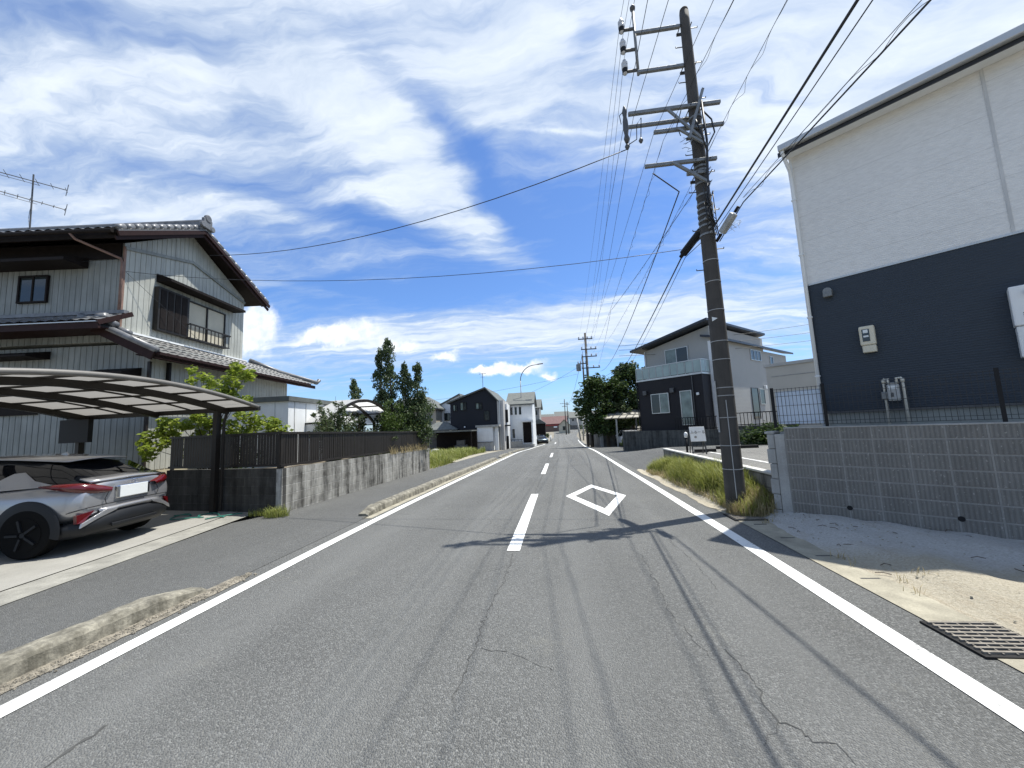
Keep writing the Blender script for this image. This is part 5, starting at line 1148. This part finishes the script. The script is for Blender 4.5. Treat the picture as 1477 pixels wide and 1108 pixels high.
for k in range(36):
    y = rnd.uniform(2.2, 6.4); x = rnd.uniform(3.0, min(5, wallx(y)-.1)); a = rnd.uniform(0, 6.28); l = rnd.uniform(.03, .12); z = verge_z(x, y)+.012
    m.tube([(x,y,z),(x+math.cos(a)*l*.5,y+math.sin(a)*l*.5,z+rnd.uniform(0,.02)),(x+math.cos(a+.4)*l,y+math.sin(a+.4)*l,z)], .004, 5)
struct(m.build('verge_twigs', M['bark']), 'stuff')
blades('stray_weeds', 160, lambda r: (lambda k: (lambda x, y: (x, y, verge_z(x, y)-.01, r.uniform(.4, 1)))(2.85+.5*random.Random(k).random()+r.gauss(0,.03), 1.6+5.2*random.Random(k+50).random()+r.gauss(0,.03)))(r.randint(0, 13)), .11, 'straw', 109, .003, bend=1.0)
blades('pole_foot_grass', 2600, lambda r: (lambda a, q: (3.12+math.cos(a)*q*.75, 6.95+math.sin(a)*q*.5, verge_z(3.12+math.cos(a)*q*.75, 6.95+math.sin(a)*q*.5)-.01, r.uniform(.5, 1)))(r.uniform(0, 6.283), r.random()**.6*.6), .26, 'straw', 103, .004, bend=1.0)
blades('pole_foot_weeds', 1800, lambda r: (lambda x, y: (x, y, verge_z(x, y)-.01, r.uniform(.5, 1)))(r.uniform(2.8, 3.45), r.uniform(6.7, 7.6)), .3, 'grass', 104, .004, bend=.8)
def wl_(r):
    y = r.uniform(18.3, 37); x = -6.05 - abs(r.gauss(0, 2.2)) - (.0 if y < 21 else min(1.0,(y-21)*.1)); q = .55+.5*math.sin(x*2.1+y*1.3)
    return x - .3*r.random(), y, zg(y)-.03, max(.25, q)*(.6+.4*min(1, (-6.0-x)/.8+.2))
blades('lot_weeds', 15000, wl_, .62, 'weed', 105, .010, bend=.8)
strip('lot_path', M['gutter'], -6.7, -6.05, frange(22, 37, 1), .004)
blades('wall_foot_weeds', 900, lambda r: (lambda a, q: (-6.0+math.cos(a)*q*1.2+.12, 7.5+math.sin(a)*q*.8, .0, r.uniform(.4, 1)))(r.uniform(0, 6.283), r.random()*.22), .24, 'weed', 106, .003, bend=.8)
blades('forecourt_weeds', 350, lambda r: (r.uniform(-6.6,-6.1), 7.62+r.gauss(0,.05), .0, r.uniform(.4,1)), .16, 'weed', 107, .003)
def fw(r):
    a = r.uniform(5.5, 9.6); return -5.94-.018*a+r.gauss(0,.05), 7.75+a, .9+zg(7.75+a)*.75, r.uniform(.3, 1)
blades('wall_top_weeds', 260, fw, .42, 'straw', 108, .006, bend=1.1)
# ================================================================== UTILITY POLES AND WIRES
PX, PY = 2.92, 7.17
def prad(z): return .162 - .0079*z
p = thing('utility_pole', 'tall weathered concrete utility pole with steel crossarms in the roadside grass', 'utility pole', (PX, PY, 0))
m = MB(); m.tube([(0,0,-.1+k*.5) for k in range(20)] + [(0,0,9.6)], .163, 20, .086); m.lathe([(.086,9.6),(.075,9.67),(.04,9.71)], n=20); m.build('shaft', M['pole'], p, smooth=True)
def ring(z, r=.004, mat='band', w=.006):
    m = MB(); q = prad(z)+.002; m.lathe([(q, z-w),(q+r, z-w),(q+r, z+w),(q, z+w)], n=20); m.build('band', M[mat], p)
for z in (.72, 1.12, 1.6, 1.98, 2.12, 2.62, 2.95, 3.52, 4.05, 4.45): ring(z)
for z in (4.95, 5.12, 5.22, 5.33, 5.44, 5.55, 5.72, 5.95, 6.2, 6.28, 6.86, 7.3): ring(z, .012, 'steel', .018)
m = MB(); m.tube([(-.05,-.16,.25),(-.055,-.155,1.9)], .008, 8); m.build('guard_rod', M['band'], p)
m = MB(); m.tube([(-.165,-.03,1.35),(-.16,-.03,2.25)], .016, 8); m.build('guard_tube', M['band'], p)
m = MB()
for k in range(14):
    z = 4.3 + k*.38; s = 1 if k % 2 else -1; q = prad(z); m.tube([(s*q*.9,0,z),(s*(q+.13),0,z),(s*(q+.13),0,z+.025)], .009, 6)
m.build('step_bolt', M['steel_dark'], p)
def arm(x0, x1, z, y=-.125, w=.062, name='crossarm'):
    m = MB(); m.bar((x0-PX, y, z), (x1-PX, y, z), w, w); o = m.build(name, M['steel'], p, bevel=.006)
    b = MB(); q = prad(z)
    for s in (-1, 1): b.tube([(s*(q+.015), y-.05, z), (s*(q+.015), .16, z)], .01, 6)
    b.bar((-q-.03, .17, z), (q+.03, .17, z), .03, .05); b.build('clamp', M['steel_dark'], o); return o
arm(1.93, PX-.1, 9.32, 0); arm(1.93, PX-.1, 8.46, 0); arm(1.66, 3.34, 7.48, -.13, .065); arm(1.7, 2.9, 7.42, .13, .06); arm(2.1, 3.36, 7.04); arm(1.88, 3.17, 6.37); arm(2.62, 2.95, 6.13, -.12, .06)
m = MB(); m.tube([(1.95-PX,0,8.4),(1.95-PX,0,9.86)], .028, 10); m.build('riser_bar', M['steel'], p, smooth=True)
m = MB(); m.lathe([(.005,9.83),(.05,9.86),(.055,9.91),(.03,9.95),(.005,9.96)], (1.95-PX,0,0), 12); m.build('ball_cap', M['steel_dark'], p, smooth=True)
for z in (9.5, 9.04, 8.58):
    m = MB(); m.tube([(1.95-PX,0,z-.07),(1.72-PX,0,z-.07)], .03, 8); b = m.build('bracket', M['steel_dark'], p)
    m = MB(); m.lathe([(.03,z-.13),(.05,z-.08),(.05,z-.02),(.062,z),(.062,z+.05),(.05,z+.06),(.062,z+.08),(.062,z+.12),(.04,z+.14),(.035,z+.18),(.012,z+.2)], (1.7-PX,0,0), 14); m.build('insulator', M['porcelain'], b, smooth=True)
    m = MB(); m.lathe([(.052,z-.1),(.056,z-.03),(.056,z-.01)], (1.7-PX,0,0), 14); m.build('insulator_base', M['black'], b)
m = MB(); m.bar((2.36-PX,-.2,7.42),(PX+.02-PX,-.2,6.72), .04, .04); m.bar((2.5-PX,-.21,7.0),(3.02-PX,-.2,6.58), .038, .038); m.bar((2.68-PX,-.24,6.74),(3.02-PX,-.22,7.72), .045, .045); m.bar((2.36-PX,-.2,6.34),(2.98-PX,-.19,5.86), .045, .045)
m.build('brace', M['steel'], p)
m = MB(); m.lathe([(.03,6.92),(.055,7.0),(.035,7.08),(.055,7.2),(.05,7.36),(.035,7.46),(.05,7.56),(.02,7.68)], (1.6-PX,-.1,0), 10); m.lathe([(.02,6.78),(.05,6.84),(.02,6.9)], (1.6-PX,-.1,0), 8); m.lathe([(.02,6.88),(.045,6.93),(.02,6.98)], (1.86-PX,-.1,0), 8)
m.build('cutout_switch', M['steel_dark'], p, smooth=True)
m = MB()
m.tube([(1.6-PX,-.1,7.6),(1.5-PX,-.1,7.5),(1.52-PX,-.1,7.32)], .008, 6); m.tube([(1.6-PX,-.1,6.86),(1.78-PX,-.12,6.95),(1.8-PX,-.12,7.25),(1.9-PX,-.1,7.4),(1.86-PX,-.1,6.95)], .009, 6)
m.tube([(2.62-PX,-.15,7.4),(2.55-PX,-.2,7.2),(2.5-PX,-.2,7.05),(2.55-PX,-.2,6.85)], .009, 6); m.tube([(.08,-.18,7.3),(.2,-.2,7.1),(.24,-.18,6.85),(.1,-.16,6.6)], .014, 6); m.tube([(-.1,-.2,7.2),(-.02,-.22,6.9),(.05,-.22,6.5)], .016, 6)
rnd = random.Random(17)
for k in range(9):
    a = [V((rnd.uniform(-.1,.1), -.2-rnd.uniform(0,.05), 5.3+rnd.uniform(-.5,.6))) for q in range(4)]; m.tube(a, .008, 5)
for k in range(6):
    q = V((-.3+rnd.uniform(-.1,.1), -.2, 6.7+rnd.uniform(-.2,.1))); m.tube([q, q+V((rnd.uniform(-.12,.12), -.03, rnd.uniform(-.12,.12))), q+V((.15,.0,rnd.uniform(-.1,.1)))], .004, 5)
m.tube([(.06,-.2,7.5),(.08,-.2,6.7),(.03,-.2,6.0),(-.02,-.21,5.4),(.02,-.21,5.0)], .022, 8)
m.build('jumper_cables', M['wire'], p, smooth=True)
for k in range(7): MB().obox((rnd.uniform(-.08,.08), -.14, 4.95+k*.09), (.025,0,0), (0,.02,0), (0,0,.018)).build('cable_clip', M['band'], p)
m = MB(); m.prism([(-.115,-.09,3.31),(-.115,-.09,3.39),(-.04,-.14,3.35)], (0,-.004,0)); m.build('marker_plate', M['plate'], p)

def far_pole(label, loc, h, arms, r=.17, trans=None):
    t = thing('utility_pole', label, 'utility pole', loc); m = MB(); m.tube([(0,0,-.2),(0,0,h)], r, 10, r*.6); m.build('shaft', M['pole'], t, smooth=True)
    for x0, x1, z in arms:
        m = MB(); m.bar((x0,-.15,z),(x1,-.15,z), .1, .1); o = m.build('crossarm', M['steel_dark'], t); m = MB()
        for x in frange(x0+.08, x1-.08, max(.2, (x1-x0-.16)/3)): m.lathe([(.05,z+.05),(.07,z+.1),(.07,z+.25),(.03,z+.3)], (x,-.15,0), 6)
        m.build('insulator', M['porcelain'], o)
    if trans:
        m = MB(); m.tube([(trans[0],-.2,trans[1]),(trans[0],-.2,trans[1]+.75)], .26, 12); m.build('transformer', M['steel'], t, bevel=.03)
    return t
Z2 = zg(42)
far_pole('distant utility pole with three crossarms rising behind the big dark tree', (3.35, 42, Z2), 12.3, ((-.8,.75,11.6), (-.55,1.1,10.45), (-.55,1.1,9.65), (-.6,1.35,8.4)), .19)
q = far_pole('shorter pole with a transformer beside the distant three-armed pole', (2.95, 42.6, Z2), 9.9, ((-.6,.4,9.0),), .13, (-.5, 8.2))
far_pole('thin far utility pole beside the road bend', (2.1, 130, zg(130)), 11.8, ((-1.5,1.2,10.3), (-.9,.9,9.3)), .2)
far_pole('second thin far utility pole just right of the first', (3.0, 134, zg(134)), 11.0, ((-.9,.8,10.0),), .18)
def wire(label, pts, r=.006, sag=0.0, spiral=0, n=14, group='overhead wires along the street', turns=0):
    """pts: attachment points, each span hanging by sag"""
    P = []
    for a, b in zip(pts, pts[1:]):
        a, b = V(a), V(b); L = (b-a).length; s = sag*(L/35)**2
        for k in range(n): t = k/n; q = a.lerp(b, t); q.z -= 4*s*t*(1-t); P.append(q)
    P.append(V(pts[-1])); m = MB(); m.tube(P, r, 6)
    if spiral:
        H = []; rnd = random.Random(len(label)); acc = 0
        for a, b in zip(P, P[1:]):
            L = (b-a).length; k = max(1, int(L/.09))
            for j in range(k):
                t = j/k; acc += L/k; q = a.lerp(b, t); rad = spiral*(.55+.45*math.sin(acc*2.3)); H.append(q + V((math.cos(acc*9)*rad*.5, 0, math.sin(acc*9)*rad*.5 - rad*.9)))
            if a.y > 24: break
        m.tube(H, .003, 5)
    return tag(m.build('overhead_wire', M['wire'], None, smooth=True), label, 'wire', group)
YB = -30
for k, (z, xb, x2) in enumerate(((9.7, 2.2, 2.62), (9.24, 1.7, 3.35), (8.78, 1.2, 4.0))):
    wire(('high-voltage wire on the top insulator of the tall pole', 'high-voltage wire on the middle insulator of the tall pole', 'high-voltage wire on the lowest insulator of the tall pole')[k], [(xb, YB, z+.2), (1.7, PY, z), (x2, 42, 11.75+Z2)], .004, .55)
wire('wire ending at the cutout switch, left strand from behind', [(.55, YB, 7.7), (1.62, PY, 7.5), (2.9, 42, 10.6+Z2)], .005, .45)
wire('wire to the left end of the double crossarm, right strand from behind', [(2.9, YB, 7.7), (1.78, PY, 7.5), (3.9, 42, 10.6+Z2)], .005, .45)
wire('thin wire crossing behind the second crossarm', [(4.6, YB, 7.2), (2.12, PY, 7.08), (2.9, 42, 9.8+Z2)], .0045, .5)
wire('tangled spiral-bound wire left of the pole head', [(4.9, YB, 7.0), (2.3, PY, 6.95), (3.9, 42, 9.8+Z2)], .0045, .5, .07)
wire('tangled spiral-bound wire right of the pole head', [(1.6, YB, 7.0), (3.28, PY, 6.95), (4.4, 42, 9.8+Z2)], .0045, .5, .09)
wire('twisted wire from the lowest crossarm down the street', [(3.1, PY, 6.3), (3.0, 20, 7.4), (4.5, 42, 8.5+Z2)], .007, .6, .05)
wire('thick wire from the lowest crossarm toward the roadside tree', [(2.05, PY, 6.3), (2.6, PY+.3, 6.05), (4.7, 42, 8.0+Z2)], .012, .9)
wire('thick black telephone cable passing the black splice case', [(-.3, YB, 5.3), (2.98, PY-.25, 5.05), (2.62, PY+.5, 4.84), (4.75, 26, 5.6), (5.2, 42, 6.6)], .015, .25)
wire('thin telephone wire lashed under the black cable', [(0.0, YB, 5.25), (3.02, PY-.25, 4.99), (2.66, PY+.5, 4.78), (4.95, 26, 5.45), (5.4, 42, 6.5)], .006, .3)
wire('grey telephone cable passing the grey splice case', [(5.0, YB, 5.5), (3.3, PY-.6, 5.2), (3.05, PY-.15, 4.75)], .010, .2)
wire('spiral hanger wire beside the grey telephone cable', [(5.0, YB, 5.6), (3.3, PY-.6, 5.28)], .004, .2, .08)
wire('upper service wire slanting across the road to the tiled house gable', [(1.62, PY, 6.86), (-11.25, 11.0, 7.75)], .009, .75*5, group='service wires crossing the road')
wire('lower thin service wire crossing the road to the house corner', [(2.6, PY+.5, 4.95), (-11.72, 8.93, 6.39)], .006, 2.6, group='service wires crossing the road')
wire('short stay wire from the house corner down to the window rail', [(-11.7, 8.93, 6.36), (-11.5, 11.2, 4.75)], .005, 0, n=4, group='service wires crossing the road')
wire('thin wire running along the front of the tiled house', [(-17, 7.55, 6.75), (-11.75, 8.85, 6.72)], .006, 6, group='service wires crossing the road')
for k, (za, zb, lab) in enumerate(((6.9, 7.6, 'upper thin wire from the street toward the balcony house side'), (6.6, 6.9, 'middle thin wire from the street toward the balcony house side'), (6.2, 6.3, 'lower thin wire from the street toward the balcony house side'))):
    wire(lab, [(4.4, 27.2, za), (24, 26, zb+.6)], .012, 1.2, group='wires by the balcony house')
wire('distant thin wire from the transformer pole over the far road', [(2.3, 42.6, 8.6+Z2), (-7, 60, 6.0)], .012, 1, group='distant wires')
wire('distant thin lower wire over the roofs past the street lamp', [(2.3, 42.6, 7.9+Z2), (-30, 47, 5.3)], .012, 1, group='distant wires')
wire('far wire between the distant pole and the road bend pole', [(3.0, 42, 10.3+Z2), (1.8, 130, 9.6)], .02, .5, group='distant wires')
# splice cases hanging on the cables
def case(name, label, a, b, r, mat, sq=False):
    a, b = V(a), V(b); d = (b-a).normalized(); t = thing(name, label, 'splice case'); m = MB()
    if sq: m.bar(a, b, r*2.0, r*2.3)
    else: m.tube([a-d*.05, a, a.lerp(b,.1), a.lerp(b,.9), b, b+d*.05], r, 10)
    m.build('case', M[mat], t, bevel=.018); MB().tube([a-d*.16, a-d*.02], r*.55, 10).build('end_cap', M['black'], t, smooth=True); MB().tube([b+d*.02, b+d*.12], r*.5, 10).build('end_cap', M['black'], t, smooth=True); return t
case('cable_splice_case', 'black cable splice case hanging just left of the pole', (2.83, PY+.1, 5.08), (2.64, PY+.45, 4.87), .075, 'black')
g = case('cable_splice_case', 'grey box-shaped splice case hanging just right of the pole', (3.05, PY-.27, 4.85), (3.17, PY-.52, 5.06), .05, 'closure', True)
m = MB(); rnd = random.Random(8)
for k in range(8):
    c = V((3.12, PY-.45, 4.93)); pts = [c + V((rnd.uniform(-.1,.14), rnd.uniform(-.15,.1), rnd.uniform(-.16,.02))) for q in range(4)]; m.tube(pts, .0022, 5)
m.build('loose_wires', M['band'], g)

# ================================================================== SKY, SUN, CAMERA
sun_dir = V((.885*math.cos(R(68.5)), .466*math.cos(R(68.5)), math.sin(R(68.5)))).normalized()
W = bpy.data.worlds.new('World'); S.world = W; W.use_nodes = True; n = NT(W.node_tree)
bg = n.n['Background']; bg.inputs['Strength'].default_value = .1
sky = n.node('ShaderNodeTexSky', sky_type='NISHITA', sun_disc=False); sky.sun_elevation = R(68.5); sky.sun_rotation = math.atan2(sun_dir.x, sun_dir.y)
sky.air_density = 1.0; sky.dust_density = .6; sky.ozone_density = 2.5
d = n.node('ShaderNodeTexCoord').outputs['Generated']; s = n.sep(d); zc = n.math('ADD', n.math('MAXIMUM', s[2], 0.0), .1)
uv = n.comb(n.math('DIVIDE', s[0], zc), n.math('DIVIDE', s[1], zc))
wn = n.noise(uv, 1.5, 5, .55)[1]; wv = n.vmath('SCALE', n.vmath('SUBTRACT', wn, (.5,.5,.5)), scale=.5)
uw = n.vmath('ADD', uv, wv)
def blob(vec, c, ang, ra, rb, w):
    q = n.mapping(n.vmath('SUBTRACT', vec, (c[0], c[1], 0)), rot=(0,0,-R(ang))); q = n.vmath('MULTIPLY', q, (1/ra, 1/rb, 0)); r2 = n.vmath('DOT_PRODUCT', q, q)
    return n.math('MULTIPLY', n.math('EXPONENT', n.math('MULTIPLY', r2, -.8)), w)
BL = [((-1.25,.68),8,1.0,.4,.6), ((-1.15,1.13),18,.6,.12,.5), ((-.42,1.22),68,.55,.13,.6), ((-.06,.8),10,.28,.3,.5), ((.95,.9),10,.8,.5,.85), ((1.6,1.6),20,.8,.6,.4), ((.9,2.7),5,1.0,.5,.3),
      ((-1.3,1.85),35,.45,.07,.45), ((-.45,2.85),5,1.7,.4,.8), ((.5,2.5),20,.6,.3,.35), ((-.15,1.85),60,.2,.1,.35), ((-2.6,1.9),20,.7,.35,.3), ((.25,1.0),80,.3,.12,.2),
      ((-.24,1.12),72,.34,.06,-.75), ((-.8,1.27),42,.42,.075,-.75), ((-.6,2.05),8,.8,.2,-1.0), ((.12,1.6),80,.42,.26,-.75), ((.44,1.38),70,.3,.1,-.4), ((.12,.79),70,.09,.05,-.5), ((-.95,.56),20,.2,.05,-.35),
      ((-.3,4.7),4,2.2,.55,-.7), ((-1.75,1.45),25,.25,.05,-.3), ((.55,2.0),10,.5,.16,-.3)]
cov = n.math('ADD', .36, n.math('MULTIPLY', n.math('LESS_THAN', s[1], 0.0), .22))  # extra cloud added unseen behind the camera, to whiten the light in shade
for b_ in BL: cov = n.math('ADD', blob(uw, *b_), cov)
# streaky and fine structure of the high cloud
st = n.noise(n.mapping(uw, rot=(0,0,-R(74)), sc=(.9, 5.0, 1)), 1.5, 9, .6)[0]; st2 = n.noise(n.mapping(uw, rot=(0,0,-R(48)), sc=(1.3, 4.4, 1)), 2.2, 9, .62)[0]
nz = n.math('ADD', n.math('MULTIPLY', st, .55), n.math('MULTIPLY', st2, .45))
f = n.math('ADD', cov, n.math('MULTIPLY', n.math('SUBTRACT', nz, .5), 2.5))
al = n.node('ShaderNodeMapRange', interpolation_type='SMOOTHSTEP'); n.put(al.inputs[0], f)
al.inputs[1].default_value = -.12; al.inputs[2].default_value = 1.25; al.inputs[3].default_value = 0; al.inputs[4].default_value = .9
# low heaped clouds near the horizon, in (x/y, z/y)
yy = n.math('MAXIMUM', s[1], .08); qv = n.comb(n.math('DIVIDE', s[0], yy), n.math('DIVIDE', s[2], yy))
qn = n.noise(qv, 13, 7, .6)[1]; qw = n.vmath('ADD', qv, n.vmath('SCALE', n.vmath('SUBTRACT', qn, (.5,.5,.5)), scale=.09))
cu = 0.0
for (cx, cy, ra, rb, w) in ((-.86,.345,.055,.06,1.2), (-.87,.29,.06,.05,1.1), (-.57,.29,.11,.03,1.15), (-.66,.275,.08,.018,.9), (-.43,.24,.07,.02,1.0), (-.3,.2,.045,.013,.95), (-.12,.155,.085,.018,1.2), (-.02,.128,.024,.01,1.2), (-.2,.165,.03,.009,.8), (-1.5,.3,.12,.05,.8)):
    cu = n.math('ADD', blob(qw, (cx, cy), 0, ra, rb, w), cu)
cf = n.node('ShaderNodeMapRange', interpolation_type='SMOOTHSTEP'); n.put(cf.inputs[0], n.math('MULTIPLY', cu, n.math('GREATER_THAN', s[1], .08))); cf.inputs[1].default_value = .28; cf.inputs[2].default_value = .95
blue = n.mix(1.0, sky.outputs[0], (.6, .8, 1.08), 'MULTIPLY')
thick = n.ramp(f, (.3, (3.4,4.2,5.4)), (.72, (4.3,4.95,5.7)), (1.05, (5.6,6.05,6.5)))
shade = n.noise(uw, 2.2, 6, .6)[0]
thick = n.mix(n.ramp(n.math('ADD', n.math('MULTIPLY', nz, .7), n.math('MULTIPLY', shade, .4)), (.38, .85), (.66, 0.0)), thick, (2.9,3.65,4.75))
col = n.mix(al.outputs[0], blue, thick)
tw = n.vmath('ADD', uv, n.vmath('SCALE', n.vmath('SUBTRACT', n.noise(uv, 22, 4, .6)[1], (.5,.5,.5)), scale=.03))
col = n.mix(n.math('MULTIPLY', blob(tw, (.05, 1.06), 14, .12, .008, .8), n.ramp(n.noise(uv, 14, 3, .6)[0], (.3, .35), (.6, 1.0))), col, (5.6,6.1,6.5))
cbright = n.noise(qv, 22, 5, .6)[0]
col = n.mix(cf.outputs[0], col, n.mix(n.ramp(cbright, (.35, 0.0), (.6, 1.0)), (4.8,5.4,6.2), (6.6,6.75,6.9)))
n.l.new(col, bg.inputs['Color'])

L = bpy.data.lights.new('sun', 'SUN'); L.energy = 4.2; L.angle = R(.53); L.color = (1, .97, .9)
so = bpy.data.objects.new('sun', L); COL.objects.link(so); so.rotation_euler = (-sun_dir).to_track_quat('-Z', 'Y').to_euler(); so.location = sun_dir*60

cam = bpy.data.cameras.new('camera'); co = bpy.data.objects.new('camera', cam); COL.objects.link(co); S.camera = co
cam.sensor_width = 36; cam.lens = 36*555/1477; cam.clip_start = .05; cam.clip_end = 9000
yaw, pitch, roll = R(6.714), R(6.4), R(2.6)
fw_ = V((-math.sin(yaw)*math.cos(pitch), math.cos(yaw)*math.cos(pitch), math.sin(pitch))); rt_ = V((math.cos(yaw), math.sin(yaw), 0)); up_ = rt_.cross(fw_)
r2 = rt_*math.cos(roll) - up_*math.sin(roll); u2 = rt_*math.sin(roll) + up_*math.cos(roll)
co.matrix_world = Matrix(((r2.x,u2.x,-fw_.x,0),(r2.y,u2.y,-fw_.y,0),(r2.z,u2.z,-fw_.z,1.6),(0,0,0,1)))
S.view_settings.view_transform = 'Standard'; S.view_settings.look = 'None'; S.view_settings.exposure = .82; S.view_settings.gamma = 1
S.cycles.use_denoising = True; S.cycles.max_bounces = 7; S.cycles.transparent_max_bounces = 8
